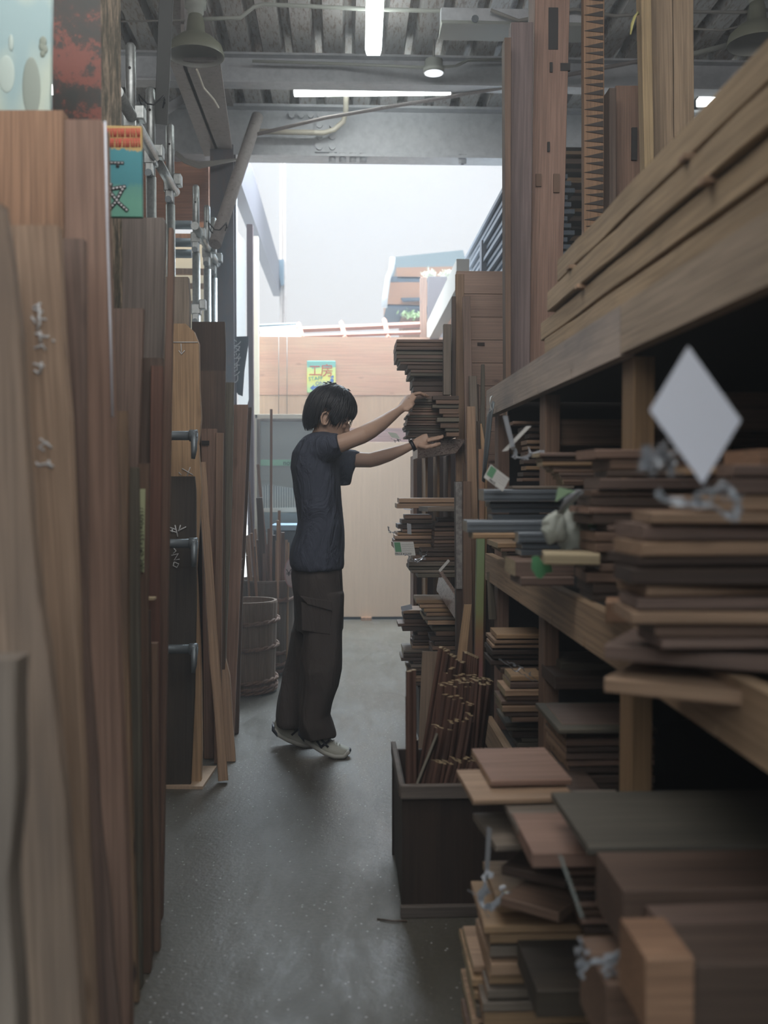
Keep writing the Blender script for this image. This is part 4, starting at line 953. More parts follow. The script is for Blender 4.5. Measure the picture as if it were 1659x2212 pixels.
# tall timbers standing behind the rack end
def tall(name, label, x0t, x1t, yt, x0b, x1b, Y, th, m, cuts=(), yb=1300):
    o = pboard(name, label, 'timber', [(x0t, yt), (x0b, yb)], [(x1t, yt), (x1b, yb)], Y + .05, Y, th, m, wob=.0015, floor=True)
    return o
TB = wood('house_timber', (.30, .18, .12), (.19, .11, .075), var=.12, knots=.2)
o1 = tall('old_timber', 'narrow old timber at the left of the tall timbers', 1090, 1104, 81, 1094, 1104, 4.27, .08, W['brown'])
tall('dark_rough_timber', 'rough bark edged dark timber second of the tall timbers', 1104, 1152, 48, 1099, 1140, 4.37, .07, wood('rough_plum', (.20, .145, .14), (.12, .09, .09), var=0, knots=.2), yb=1300)
tall('pale_post', 'slim pale post between the dark and the mortised timber', 1146, 1160, -40, 1146, 1158, 4.70, .06, W['grey'])
o2 = tall('mortised_timber', 'large reddish brown timber with a long mortise slot and notches', 1156, 1232, -40, 1136, 1198, 4.46, .14, wood('mortised', (.31, .185, .135), (.22, .12, .09), var=0, knots=.15), yb=1300)
def recess(par, x0, y0, x1, y1, Y, name='mortise', m=DARK, d=.012):
    a = PY(x0, y1, Y - .004); b = PY(x1, y0, Y - .004)
    mb = MB(); fr_ = .006
    mb.box((a.x, Y - .003, a.z), (b.x, Y + .01, b.z))
    me = mb.mesh(name, m, par.matrix_basis.inverted()); q = bpy.data.objects.new(name, me); C.objects.link(q); q.parent = par; return q
def fy(y, Yt, Yb, zt): return Yb + (Yt - Yb) * max(0, (CAMZ + (HY - y) / FPX * Yb)) / zt
recess(o2, 1185, 16, 1206, 106, 4.505); recess(o2, 1188, 134, 1194, 155, 4.50); recess(o2, 1158, 375, 1170, 402, 4.49, 'notch', mat('raw_notch', (.16, .10, .07), .8)); recess(o2, 1196, 375, 1209, 415, 4.49, 'notch', bpy.data.materials['raw_notch']); recess(o2, 1183, 306, 1188, 326, 4.49, 'slot')
recess(o2, 1211, 136, 1232, 152, 4.503, 'shoulder_notch')
o3 = tall('notched_pole', 'slim timber pole with black triangular saw marks', 1261, 1306, -40, 1263, 1302, 4.40, .05, wood('pole_orange', (.33, .19, .10), (.22, .12, .07), var=0, knots=.15))
mb = MB()
for k in range(15):
    y = -5 + k * 34; 
    for (yy, fl_) in ((y, 0), (y + 15, 1)):
        Yq = 4.40 + .05 * (CAMZ + (HY - yy) / FPX * 4.42) / 3.55 - .004
        a = PY(1263, yy + 3, Yq); b = PY(1303, yy - 6 + (5 if fl_ else 0), Yq); c_ = PY(1303, yy + 7, Yq)
        mb.prism([a, b, c_] if not fl_ else [PY(1266, yy + 2, Yq), PY(1303, yy - 2, Yq), PY(1303, yy + 8, Yq)], (0, .008, 0))
me = mb.mesh('saw_marks', mat('saw_mark', (.05, .04, .035), .8), o3.matrix_basis.inverted()); q = bpy.data.objects.new('saw_marks', me); C.objects.link(q); q.parent = o3
o4 = tall('square_timber', 'squared brown timber with a mortise, right of the saw marked pole', 1330, 1382, 185, 1334, 1386, 4.42, .12, wood('sq_timber', (.27, .16, .11), (.18, .10, .07), var=0, knots=.15))
recess(o4, 1365, 275, 1377, 345, 4.455)
tall('dark_side_timber', 'dark grey timber touching the squared timber on its left', 1316, 1331, 190, 1318, 1335, 4.3, .10, W['dark'])
tall('charcoal_timber', 'charcoal timber touching the squared timber on its right', 1383, 1406, 186, 1386, 1408, 4.58, .10, wood('charcoal_t', (.12, .115, .12), (.07, .07, .075), var=0, knots=.1))
tall('split_timber', 'big pale brown timber, the left half of a split pair at upper right', 1405, 1452, -40, 1432, 1466, 4.30, .10, wood('split_pair', (.38, .27, .17), (.29, .20, .12), var=0, knots=.1))
tall('split_timber', 'big pale brown timber, the right half of a split pair at upper right', 1453, 1498, -40, 1468, 1506, 4.31, .10, bpy.data.materials['split_pair'])
tall('sapwood_timber', 'yellow edged timber leaning left of the split pair', 1384, 1406, -40, 1412, 1432, 4.19, .07, wood('sapwood', (.46, .33, .17), (.36, .25, .13), var=0, knots=.1))
mb = MB(); pts = [PY(1379, 28, 4.2), PY(1372, 34, 4.19), PY(1366, 50, 4.18), PY(1362, 75, 4.18)]
mb.tube(pts, [(.004, .008), (.010, .003), (.010, .002), (.004, .002)], 8); tag(mb.build('yellow_ribbon', mat('ribbon', (.50, .47, .18), .6)), 'short pale yellow ribbon dangling by the yellow edged timber', 'ribbon')
# boards lying in the high rack beyond, seen between the tall timbers
for k in range(11):
    y = 345 + k * 20 + R.uniform(-4, 4); a = PY(1190, y, 6.6)
    plank('far_board', f'{["first","second","third","fourth","fifth","sixth","seventh","eighth","ninth","tenth","lowest"][k]} from the top of those seen between the tall timbers', 'board', (a.x + R.uniform(0, .12), 6.6, a.z), (a.x + 1.2, 6.6, a.z), (0, 1, 0), .3, .022 + .012 * (k % 2), W[('honey', 'brown', 'dark')[k % 3]], 'boards in the high rack beyond the tall timbers')
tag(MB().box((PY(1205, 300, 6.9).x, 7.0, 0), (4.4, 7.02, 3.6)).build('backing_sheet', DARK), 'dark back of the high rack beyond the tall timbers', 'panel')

# bundle of long thin metal strips on the high rack beside the opening
SL = mat('blue_grey_strip', (.20, .24, .29), .35, .6)
for k in range(13):
    x = 1.0 + .022 * (k % 3); z = 3.12 - k * .042
    o = MB().box((x, 6.05, z - .022), (x + .35, 8.3 + .25 * math.sin(k * 1.7), z + .004)).build('long_strip', SL)
    tag(o, 'long thin grey strip, ' + ORD[k] + ' down in the bundle beside the opening', 'strip', 'long strips on the high rack beside the opening')
plank('high_rack_rail', 'dark rail carrying the long grey strips', 'rail', (1.2, 5.9, 2.52), (1.2, 8.6, 2.52), (1, 0, 0), .4, .06, mat('dark_rail', (.10, .11, .13), .6))
tag(MB().box((PY(1040, 590, 7.2).x, 7.2, 0), (1.5, 7.3, 3.0)).build('high_rack_post', mat('dark_rack_post', (.09, .09, .11), .7)), 'dark wide post holding up the long grey strips', 'post')

# cedar partition with horizontal boards
a = PY(986, 585, 5.35); CP = wood('cedar_partition', (.52, .36, .28), (.32, .20, .16), var=0, knots=1.0, axis=0, con=.6)
mb = MB(); hb_ = .122
for k in range(12):
    z1 = a.z - k * hb_
    mb.box((a.x, 5.35 + .001 * (k % 2), z1 - hb_ + .002), (a.x + .40, 5.38, z1))
o = mb.build('cedar_partition', CP); bev(o, .0015, 1); tag(o, 'partition of horizontal knotty cedar boards beside the opening', 'partition')
MBx = PY(1042, 740, 5.345); recess_ = MB().box((MBx.x - .026, 5.343, MBx.z - .016), (MBx.x + .012, 5.352, MBx.z + .0)).build('filled_notch', W['dark'], o)

# ------------------------------------------------------------------ boards leaning at the far end of the rack
ln = [('edge_plank', 'tall tan plank on edge at the left of the cedar partition', [(984, 592), (985, 1040)], [(1003, 592), (1004, 1300)], 5.1, 5.0, 'tan'),
      ('tall_tan_board', 'tall tan board in front of the cedar partition', [(1000, 640), (1004, 905), (1008, 1100)], [(1016, 640), (1022, 905), (1026, 1100)], 4.95, 4.8, 'purple'),
      ('thin_grey_board', 'thin grey board with a tapered top before the cedar partition', [(1040, 787), (1036, 1000), (1040, 1200)], [(1047, 787), (1049, 1000), (1056, 1200)], 4.9, 4.6, 'green'),
      ('dark_wedge_board', 'dark wedge shaped sliver beside the thin grey board', [(1028, 830), (1032, 900)], [(1035, 830), (1036, 1100)], 4.88, 4.7, 'dark'),
      ('grey_green_board', 'grey green board leaning left of the thin grey board', [(1013, 812), (1018, 1000)], [(1030, 812), (1036, 1000)], 4.86, 4.65, 'grey'),
      ('salmon_board', 'pale salmon board leaning in the cluster at the rack end', [(1008, 878), (1010, 1100), (1022, 1300)], [(1027, 878), (1032, 1100), (1042, 1300)], 4.7, 4.5, 'tan'),
      ('blue_grey_lath', 'dark blue grey lath in the leaning cluster', [(1031, 910), (1036, 1100)], [(1039, 910), (1052, 1100)], 4.6, 4.42, 'dark'),
      ('yellow_lath', 'yellowish pointed lath in the leaning cluster', [(1038, 915), (1044, 1100), (1040, 1300)], [(1041, 915), (1054, 990), (1050, 1300)], 4.55, 4.4, 'honey'),
      ('orange_lath', 'orange lath lowest in the leaning cluster', [(1034, 970), (1036, 1200)], [(1047, 970), (1046, 1300)], 4.5, 4.35, 'orange'),
      ('rear_filler_board', 'brown board behind the paper marked post', [(1000, 1000), (1003, 1500)], [(1040, 1000), (1040, 1500)], 4.9, 4.8, 'brown')]
for nme, l, le, ri, yt_, yb_, m in ln: pboard(nme, l, 'board', le, ri, yt_, yb_, .022, W[m], 'boards leaning at the far end of the right rack', wob=.002)
PP = mat('stencilled_paper', (.27, .26, .25), .8); v, _, _ = coords(PP, (30, 30, 30)); Lk(PP, ramp(PP, noise_n(PP, v, 1.5, 5, .7), [(.4, (.17, .16, .155)), (.6, (.31, .30, .29))]), B(PP).inputs['Base Color'])
ps = pboard('marked_post', 'post wrapped in faded printed paper at the rack corner', 'post', [(984, 1040), (987, 1500)], [(1005, 1040), (1005, 1500)], 4.42, 4.38, .06, W['dark'])
pboard('paper_wrap', 'upper faded printed paper on the rack corner post', 'paper', [(984, 1041), (985, 1150)], [(1003, 1041), (1002, 1160)], 4.41, 4.405, .001, PP, floor=False)
pboard('paper_wrap', 'lower faded printed paper on the rack corner post', 'paper', [(985, 1158), (986, 1268)], [(1001, 1160), (1001, 1272)], 4.40, 4.395, .001, PP, floor=False)
pboard('corner_timber', 'squared dark timber right of the paper marked post', 'timber', [(1001, 1040), (1001, 1500)], [(1018, 1041), (1022, 1500)], 4.36, 4.33, .06, W['brown'])
PK = mat('painted_pole', (.3, .3, .2), .6); t_ = N(PK, 'ShaderNodeTexCoord'); s_ = N(PK, 'ShaderNodeSeparateXYZ'); Lk(PK, t_.outputs['Object'], s_.inputs[0])
Lk(PK, ramp(PK, s_.outputs['Z'], [(.30, (.22, .16, .17)), (.52, (.24, .10, .09)), (.66, (.27, .17, .08)), (.74, (.24, .27, .11)), (1.0, (.21, .30, .15))]), B(PK).inputs['Base Color'])
pboard('painted_pole', 'pole painted yellow green above and pinkish below beside the rack end', 'pole', [(1031, 1150), (1026, 1460)], [(1048, 1150), (1043, 1460)], 4.15, 4.05, .04, PK)
pboard('leaning_offcut', 'light brown board leaning in front of the paper marked post', 'board', [(1003, 1306), (985, 1440)], [(1019, 1309), (1006, 1440)], 4.1, 3.95, .015, W['honey'])
pboard('plywood_offcut', 'plain plywood offcut standing below the second rack\'s boards', 'board', [(912, 1410), (906, 1560)], [(962, 1408), (960, 1560)], 4.55, 4.45, .015, wood('ply_offcut', (.27, .19, .13), (.2, .13, .09), var=0, knots=.1))
pboard('hanging_grey_board', 'short rough grey board hanging at the end of the middle shelf', 'board', [(1052, 1236), (1056, 1332)], [(1064, 1236), (1073, 1338)], 3.9, 3.9, .012, W['green'], floor=False)

# ------------------------------------------------------------------ second rack, where the man reaches
def pile(pname, plabel, xs, y_top, y_bot, Y, depth, mats, n, xr, jut=10, gapf=.12, kind='board', long=None, ends=None, seed=1, wobz=.0, top_first=True, yawr=.02):
    """boards lying crosswise (ends towards the aisle). xs = function row->left pixel"""
    rr = random.Random(seed); zt = PY(xr, y_top, Y).z; zb = PY(xr, y_bot, Y).z
    hs = [rr.uniform(.7, 1.3) for _ in range(n)]; k = (zt - zb) / sum(hs); z = zt
    ordn = ['topmost'] + [q + ' down' for q in 'second third fourth fifth sixth seventh eighth ninth tenth eleventh twelfth thirteenth fourteenth fifteenth sixteenth seventeenth eighteenth nineteenth twentieth'.split()]
    _u = ['topmost', 'second from the top', 'third from the top', 'fourth from the top', 'fifth from the top', 'sixth from the top', 'seventh from the top', 'eighth from the top', 'ninth from the top', 'tenth from the top', 'eleventh from the top', 'twelfth from the top', 'thirteenth from the top', 'fourteenth from the top', 'fifteenth from the top', 'sixteenth from the top', 'seventeenth from the top', 'eighteenth from the top', 'nineteenth from the top', 'twentieth from the top']
    out = []
    for i in range(n):
        h = hs[i] * k; t = h * (1 - gapf); zc = z - h + t / 2; z -= h
        py = HY - (zc - CAMZ) * FPX / Y
        x0 = PY(xs(py) + rr.uniform(-jut, jut), py, Y).x; x1 = PY(xr, py, Y).x
        if i == n - 1: lo = 'lowest'
        else: lo = ordn[i]
        mk = mats[rr.randrange(len(mats))]
        ya = rr.uniform(-yawr, yawr); wd = depth * rr.uniform(.75, 1.0)
        Yc = Y + wd / 2 + rr.uniform(0, .02)
        p0 = Vector((x0, Yc, zc)); p1 = Vector((x1 + .02, Yc + ya * (x1 - x0), zc))
        tn = {'pine': 'pale', 'tan': 'tan', 'orange': 'orange brown', 'red': 'reddish', 'brown': 'brown', 'dark': 'dark brown', 'grey': 'grey', 'green': 'grey green', 'honey': 'honey', 'purple': 'plum brown', 'char': 'black', 'end': 'pale'}[mk]
        o = plank(kind.replace(' ', '_'), f'{tn} {kind}, {lo} in {plabel}', 'board', p0, p1, (0, 1, 0), wd, t, W[mk], pname, endm=W[ends] if ends else None, wob=.001)
        out.append(o)
    return out
lin = lambda pts: (lambda y: pts[0][1] if y <= pts[0][0] else (pts[-1][1] if y >= pts[-1][0] else next(a[1] + (b[1]-a[1]) * (y-a[0]) / (b[0]-a[0]) for a, b in zip(pts, pts[1:]) if a[0] <= y <= b[0])))
DK = ['brown', 'dark', 'purple', 'dark', 'brown', 'green']
pile('boards of the upper pile in the second rack', 'the high pile above the man\'s hands', lin([(732, 853), (770, 855), (788, 862), (792, 878), (808, 888), (815, 894), (870, 895)]), 732, 812, 5.0, .30, ['purple', 'brown', 'green', 'purple', 'dark'], 10, 962, jut=4, seed=3)
pile('boards of the dark pile in the second rack', 'the dark pile above the man\'s hands', lin([(815, 893), (870, 895)]), 812, 858, 5.05, .30, ['dark', 'purple'], 4, 962, jut=2, seed=5, gapf=.05)
pile('boards under the near hand', 'the pile under the man\'s raised hand', lin([(857, 892), (880, 890), (893, 884), (920, 877), (945, 880)]), 857, 945, 4.9, .28, DK + ['red'], 16, 975, jut=5, seed=8)
pile('short boards on the hand pile', 'the small dark stack right of the hand pile', lin([(850, 933), (880, 935), (895, 950), (945, 960)]), 853, 943, 4.82, .07, ['dark', 'brown', 'green'], 9, 983, jut=9, seed=9)
for nme, l, (x0, y0, x1, y1), Y, m in (('rack_stile', 'pale upright of the second rack above the hand pile', (958, 700, 975, 853), 4.88, 'grey'), ('rack_stile', 'dark upright beside the pale one in the second rack', (976, 640, 985, 855), 5.02, 'dark')):
    a = PY(x0, y1, Y); b = PY(x1, y0, Y); tag(bev(MB().box((a.x, Y, a.z), (b.x, Y + .04, b.z)).build(nme, W[m]), .002), l, 'upright')
# platform board with figured grain
a = PY(902, 985, 4.96); b = PY(1000, 948, 4.96)
FG = mat('figured_veneer', (.3, .2, .2), .3); v, _, _ = coords(FG, (14, 14, 38), 0)
Lk(FG, ramp(FG, noise_n(FG, v, 2.2, 3, .6, 2.5), [(.42, (.13, .08, .065)), (.48, (.55, .44, .38)), (.53, (.14, .09, .075)), (.60, (.50, .40, .35)), (.68, (.16, .10, .08))]), B(FG).inputs['Base Color'])
tag(MB().prism([(a.x, 4.96, a.z - .01), (PY(985, 985, 4.96).x, 4.96, a.z + .015), (b.x + .02, 4.96, b.z), (a.x, 4.96, b.z)], (0, .35, 0)).build('figured_shelf', FG), 'shelf front with wavy figured grain under the man\'s hands', 'shelf')
for i, (x, w_, Y, m, l) in enumerate(((893, 8, 5.5, 'red', 'leftmost'), (919, 5, 5.25, 'honey', 'second'), (945, 5, 5.2, 'honey', 'third'), (968, 6, 5.18, 'brown', 'rightmost'))):
    a = PY(x, 1000, Y); b = PY(x + w_, 985, Y)
    tag(bev(MB().box((a.x, Y, .02), (b.x, Y + .25, PY(x, 984, Y).z)).build('rack_divider', W[m]), .002), l + ' upright divider in the open compartments of the second rack', 'divider', 'upright dividers of the second rack')
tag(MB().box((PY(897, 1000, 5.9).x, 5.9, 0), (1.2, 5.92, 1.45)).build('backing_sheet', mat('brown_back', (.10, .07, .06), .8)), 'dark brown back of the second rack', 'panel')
pile('boards at compartment height', 'the pale pair on the second rack', lin([(1070, 862), (1100, 852)]), 1075, 1098, 4.95, .2, ['honey', 'tan'], 2, 985, jut=5, seed=11)
plank('pale_shelf_board', 'flat pale board lying right above the middle piles of the second rack', 'board', (PY(916, 1098, 4.7).x, 4.75, PY(916, 1100, 4.7).z), (PY(986, 1098, 4.7).x, 4.78, PY(986, 1100, 4.7).z), (0, 1, 0), .16, .022, W['grey'])
pile('boards of the middle left pile', 'the second rack\'s middle left pile', lin([(1105, 895), (1115, 875), (1150, 862), (1165, 850), (1185, 848), (1195, 890)]), 1112, 1195, 4.95, .22, ['tan', 'brown', 'dark', 'honey', 'brown'], 9, 925, jut=8, seed=12)
pile('boards of the middle right pile', 'the second rack\'s middle right pile', lin([(1120, 945), (1200, 936)]), 1118, 1190, 4.75, .15, ['dark', 'brown', 'dark'], 8, 985, jut=4, seed=13)
pile('boards above the figured brace', 'the second rack\'s lower middle pile', lin([(1185, 925), (1192, 905), (1200, 905), (1215, 890), (1238, 887), (1250, 905)]), 1186, 1248, 4.7, .2, ['grey', 'tan', 'dark', 'green', 'brown'], 7, 985, jut=8, seed=14)
plank('figured_brace', 'figured wood brace slanting down in the second rack', 'brace', PY(950, 1256, 4.72), PY(1000, 1330, 4.45), (0, 0, 1), .10, .02, FG)
pile('boards of the low broad pile', 'the second rack\'s low broad boards', lin([(1293, 895), (1320, 925), (1345, 915)]), 1296, 1350, 4.7, .30, ['grey', 'honey', 'tan', 'brown'], 6, 986, jut=10, seed=16, ends='end')
pile('boards of the low left pile', 'the second rack\'s low left pile', lin([(1310, 865), (1345, 870), (1352, 850), (1362, 880), (1375, 900), (1400, 895)]), 1318, 1402, 5.0, .2, ['dark', 'brown', 'tan', 'dark'], 10, 940, jut=9, seed=17)
pile('boards of the bottom pile', 'the second rack\'s bottom pile', lin([(1402, 895), (1408, 870), (1425, 860), (1432, 885), (1470, 890)]), 1404, 1482, 4.95, .24, ['brown', 'dark', 'grey', 'dark', 'tan'], 10, 935, jut=9, seed=18, ends='end')
pile('boards right of the bottom pile', 'the second rack\'s right bottom pile', lin([(1355, 940), (1400, 935), (1470, 925)]), 1352, 1470, 4.72, .2, ['dark', 'brown', 'green', 'dark'], 12, 990, jut=7, seed=19)
a = PY(885, 1480, 5.0); tag(MB().box((a.x + .04, 4.9, .0), (.95, 5.2, a.z - .004)).build('rack_plinth', W['dark']), 'dark plinth carrying the bottom pile of the second rack', 'plinth')

# ------------------------------------------------------------------ crate with moldings
c0 = PZ(865, 1985, 0); CX, CYf = c0.x, c0.y
cr = empty('wooden_crate', (CX + .16, CYf, 0), 'old dark wooden crate full of molding strips standing on the floor', 'crate')
h = PY(865, 1697, CYf).z; CXr = .56; CYb = CYf + .50
DCR = wood('crate_dark', (.050, .034, .026), (.022, .016, .014), var=0, knots=.1, stain=(.09, .055, .035), stain_amt=.7)
GR = wood('crate_rail', (.16, .13, .11), (.09, .075, .065), var=0, knots=.2, axis=0)
MB().box((CX + .006, CYf + .02, .02), (CXr, CYf + .032, h - .01)).build('front_panel', DCR, cr)
MB().box((CX + .006, CYf + .032, .02), (CX + .02, CYb, h - .03)).build('side_panel', DCR, cr)
MB().box((CXr - .012, CYf + .032, .02), (CXr, CYb, h - .03)).build('side_panel', DCR, cr)
MB().box((CX, CYb, .0), (CXr, CYb + .015, h - .03)).build('back_panel', DCR, cr)
MB().box((CX + .01, CYf + .03, .01), (CXr - .01, CYb, .022)).build('bottom', DCR, cr)
for z0, z1 in ((h - .042, h), (0, .035)): bev(MB().box((CX, CYf, z0), (CXr, CYf + .02, z1)).build('rail', GR, cr), .003)
bev(MB().box((CX - .004, CYf + .02, h - .04), (CX + .012, CYb, h)).build('side_rail', GR, cr), .003)
prof = [(0, 0), (.006, .004), (.010, .012), (.004, .020), (.007, .028), (.014, .034), (.010, .044), (.002, .048), (-.004, .044), (.002, .034), (-.003, .026), (-.004, .014), (-.006, .004)]
mb = MB(); n = len(prof)
seg = 2
mb.rings([[Vector((x, y, q)) for x, y in prof] for q in (0, .5, 1)], 0, True, False); mb.m[-1] = 1; mb.m[-2] = 1
MR = wood('molding', (.135, .068, .046), (.07, .038, .028), var=.3, knots=0)
moldme = mb.mesh('moulding_strip', [MR, wood('molding_end', (.42, .31, .17), (.3, .22, .12), var=.1, knots=0)])
def mold(xb, yb, xt, yt, Y, rot, grp, lab, tilt=0):
    b = PY(xb, yb, Y); 
    t = PY(xt, yt, Y + tilt)
    d = t - b; b = t - d * ((t.z - .03) / d.z); d = t - b
    o = bpy.data.objects.new('moulding_strip', moldme); C.objects.link(o)
    z = d.normalized(); x = Vector((math.cos(rot), math.sin(rot), 0)); x = (x - z * x.dot(z)).normalized(); y = z.cross(x)
    o.matrix_world = Matrix(((x.x, y.x, z.x, b.x), (x.y, y.y, z.y, b.y), (x.z, y.z, z.z, b.z), (0, 0, 0, 1))) @ Matrix.Diagonal((1, 1, d.length, 1))
    return tag(o, lab, 'moulding', grp)
for k, (x, yt) in enumerate(((879, 1451), (879, 1505), (887, 1506), (894, 1505), (900, 1600))):
    mold(x + 1, 1690, x, yt, CYf + .10 + .03 * k, -.5 + .2 * k, 'upright moldings at the left end of the crate', 'slim upright molding strip, ' + ORD[k] + ' at the left end of the crate')
for k in range(11):
    mold(905 + k * 4.5, 1690, 951 + k * 4.6, 1400 + k * 3.2, CYf + .36 + .01 * (k % 2), .2 + R.uniform(-.5, .5), 'tall leaning moldings at the back', 'tall molding strip leaning at the back of the crate, ' + ORD[k] + ' from the left')
for k in range(6):
    mold(985 + k * 7, 1690, 1008 + k * 4.5, 1412 + k * 2, CYf + .42, .1, 'upright moldings behind the crate centre', 'reddish molding strip at the far back of the crate, ' + ORD[k] + ' from the left')
for row, (cnt, xb0, dxb, xt0, dxt, yt0, dyt, dy) in enumerate(((13, 950, 6.5, 968, 7.5, 1470, 1.0, .28), (13, 950, 6.5, 972, 7.3, 1450, 2.2, .32), (12, 944, 7.2, 955, 7.6, 1483, -.6, .25), (8, 930, 9, 958, 9, 1500, 3, .22), (8, 925, 10, 948, 10, 1578, -3.5, .15), (12, 942, 7, 950, 7.6, 1652, -.8, .08))):
    for k in range(cnt):
        lab_ = ['molding strip in the third rank of the crate', 'molding strip in the fourth rank of the crate', 'molding strip in the second rank of the crate with a pale end', 'molding strip in the middle of the crate', 'short pale ended molding strip in the crate', 'shortest molding strip in the crate\'s front rank'][row]
        mold(xb0 + k * dxb, 1690, xt0 + k * dxt + R.uniform(-2, 2), yt0 + k * dyt + R.uniform(-7, 7), CYf + dy + R.uniform(-.01, .01), R.uniform(-.8, .9), 'crate moldings rank ' + ['three', 'four', 'two', 'middle', 'low', 'front'][row], lab_ + ', ' + ORD[k] + ' from the left')
plank('crate_slat', 'flat grey slat leaning across inside the crate', 'slat', PY(900, 1700, CYf + .06), PY(944, 1590, CYf + .14), (.3, 1, 0), .05, .008, W['green'])
# ------------------------------------------------------------------ contents of the right rack, far bay to near
def bd(label, xl, y_top, y_bot, Y, wd, xr, m, name='board', yaw_=0.0, grp=None, ends=None, wob=.001, tilt=0.0):
    """one board lying crosswise: left end at pixel xl, its front edge between rows y_top..y_bot at depth Y"""
    a = PY(xl, y_top, Y); b = PY(xl, y_bot, Y); th = a.z - b.z; zc = (a.z + b.z) / 2
    x1 = PY(xr, y_top, Y).x
    p0 = Vector((a.x, Y + wd / 2, zc)); p1 = Vector((x1, Y + wd / 2 + yaw_ * (x1 - a.x), zc + tilt))
    return plank(name, label, 'board', p0, p1, (0, 1, 0), wd, th, m if not isinstance(m, str) else W[m], grp, endm=W[ends] if ends else None, wob=wob)
# bay 3.0-3.9, middle tier
pile('small pieces at the far end of the middle shelf', 'the small far pieces of the middle shelf', lin([(905, 1110), (940, 1140), (960, 1138), (1040, 1130)]), 906, 1040, 3.35, .12, ['tan', 'dark', 'brown', 'dark', 'honey'], 10, 1172, jut=8, seed=21, gapf=.35)
GP = mat('grey_profile', (.16, .185, .21), .4, .2)
gl = [(1045, 1057, 1082, 2.72, .10, 'thick light blue grey channel, topmost of the grey stack'), (1058, 1084, 1096, 2.76, .09, 'second grey channel from the top of the grey stack'), (1062, 1098, 1108, 2.76, .09, 'third grey channel from the top of the grey stack'),
      (1064, 1112, 1122, 2.75, .09, 'grey channel just above the long one sticking out'), (1009, 1125, 1150, 2.62, .10, 'long grey channel sticking out farthest to the left'), (1120, 1150, 1172, 2.55, .09, 'grey channel under the long one'), (1128, 1175, 1186, 2.56, .09, 'second lowest grey channel'), (1126, 1188, 1200, 2.56, .09, 'lowest grey channel of the grey stack')]
for xl, y0, y1, Y, wd, l in gl:
    a = PY(xl, y0, Y); b = PY(xl, y1, Y); x1 = .98 
    t = empty('grey_channel', (a.x, Y, b.z), l, 'channel', 'grey channels on the middle shelf')
    mb = MB(); th = a.z - b.z
    mb.prism([(a.x, Y, b.z + .0), (a.x, Y, a.z - .003), (a.x, Y + .003, a.z), (a.x, Y + wd, a.z), (a.x, Y + wd, b.z)], (x1 - a.x, 0, 0))
    mb.box((a.x + .002, Y - .003, a.z - th * .35), (x1, Y, a.z - th * .28)); mb.box((a.x + .002, Y - .003, b.z + th * .2), (x1, Y, b.z + th * .28))
    mb.build('profile', GP, t)
    MB().box((a.x - .0008, Y + .002, b.z + .001), (a.x, Y + wd - .002, a.z - .003)).build('cut_end', mat('cut_end', (.30, .27, .22), .6) if 'cut_end' not in bpy.data.materials else bpy.data.materials['cut_end'], t)
bd('thin pale board lying on the grey channels', 1108, 1050, 1056, 2.72, .10, 1240, 'grey', 'thin_board')
bd('yellowish board sticking out under the long grey channel', 1022, 1152, 1164, 2.60, .10, 1160, 'honey', 'board_end', ends='end')
pile('thin slats at the beam', 'the thin slats on the middle beam', lin([(1170, 1070), (1200, 1095), (1215, 1110)]), 1172, 1212, 3.4, .25, ['honey', 'dark', 'brown', 'dark'], 4, 1200, jut=4, seed=22, ends='end')
bd('tan edged plum board in the pile over the middle beam', 1113, 1212, 1246, 2.45, .16, 1240, 'purple', 'thick_board', ends='end')
bd('plum brown board, lowest of the pile over the middle beam', 1126, 1247, 1266, 2.42, .16, 1240, 'purple', 'thick_board')
# thin wood pieces at the post
pile('thin strips bundled before the third post', 'the strip bundle tied with clear tape', lin([(975, 1165), (1000, 1172), (1010, 1195), (1050, 1225)]), 977, 1048, 2.35, .10, ['honey', 'purple', 'tan', 'dark', 'brown'], 9, 1400, jut=6, seed=23, ends='end')
# bay 2.1-3: large blurred brown heap in middle tier
pile('boards of the heap before the second post', 'the brown heap left of the white tag', lin([(975, 1280), (1040, 1325), (1080, 1285), (1180, 1300), (1290, 1270)]), 968, 1300, 1.95, .16, ['brown', 'purple', 'dark', 'red', 'dark', 'brown'], 16, 1560, jut=22, seed=24, yawr=.1)
pile('boards of the heap at the right edge', 'the nearest heap at the right edge', lin([(985, 1590), (1060, 1570), (1130, 1400), (1230, 1370), (1330, 1390), (1400, 1420)]), 1000, 1400, 1.42, .15, ['tan', 'purple', 'brown', 'dark', 'purple', 'tan'], 13, 2100, jut=26, seed=25, yawr=.12)
bd('pale brown board, highest at the right edge of the middle shelf', 1640, 970, 1005, 1.5, .14, 2100, 'orange', 'board')
bd('honey coloured board under the white tag', 1500, 1008, 1024, 1.5, .14, 2100, 'honey', 'board')
bd('wide pale board sticking out under the nearest heap', 1378, 1395, 1428, 1.52, .20, 2000, 'purple', 'wide_board', yaw_=-.55, wob=.002)
bd('lowest wide board slanting toward the right edge', 1385, 1468, 1500, 1.50, .20, 2000, 'tan', 'wide_board', yaw_=-.62)
bd('yellowish short board end standing out beside the wrapped bundle', 1184, 1196, 1220, 1.95, .10, 1300, 'end', 'short_board', yaw_=-.15)
bd('orange brown block under the brown heap', 1322, 1300, 1345, 1.82, .08, 1420, 'orange', 'wood_block', yaw_=-.3)
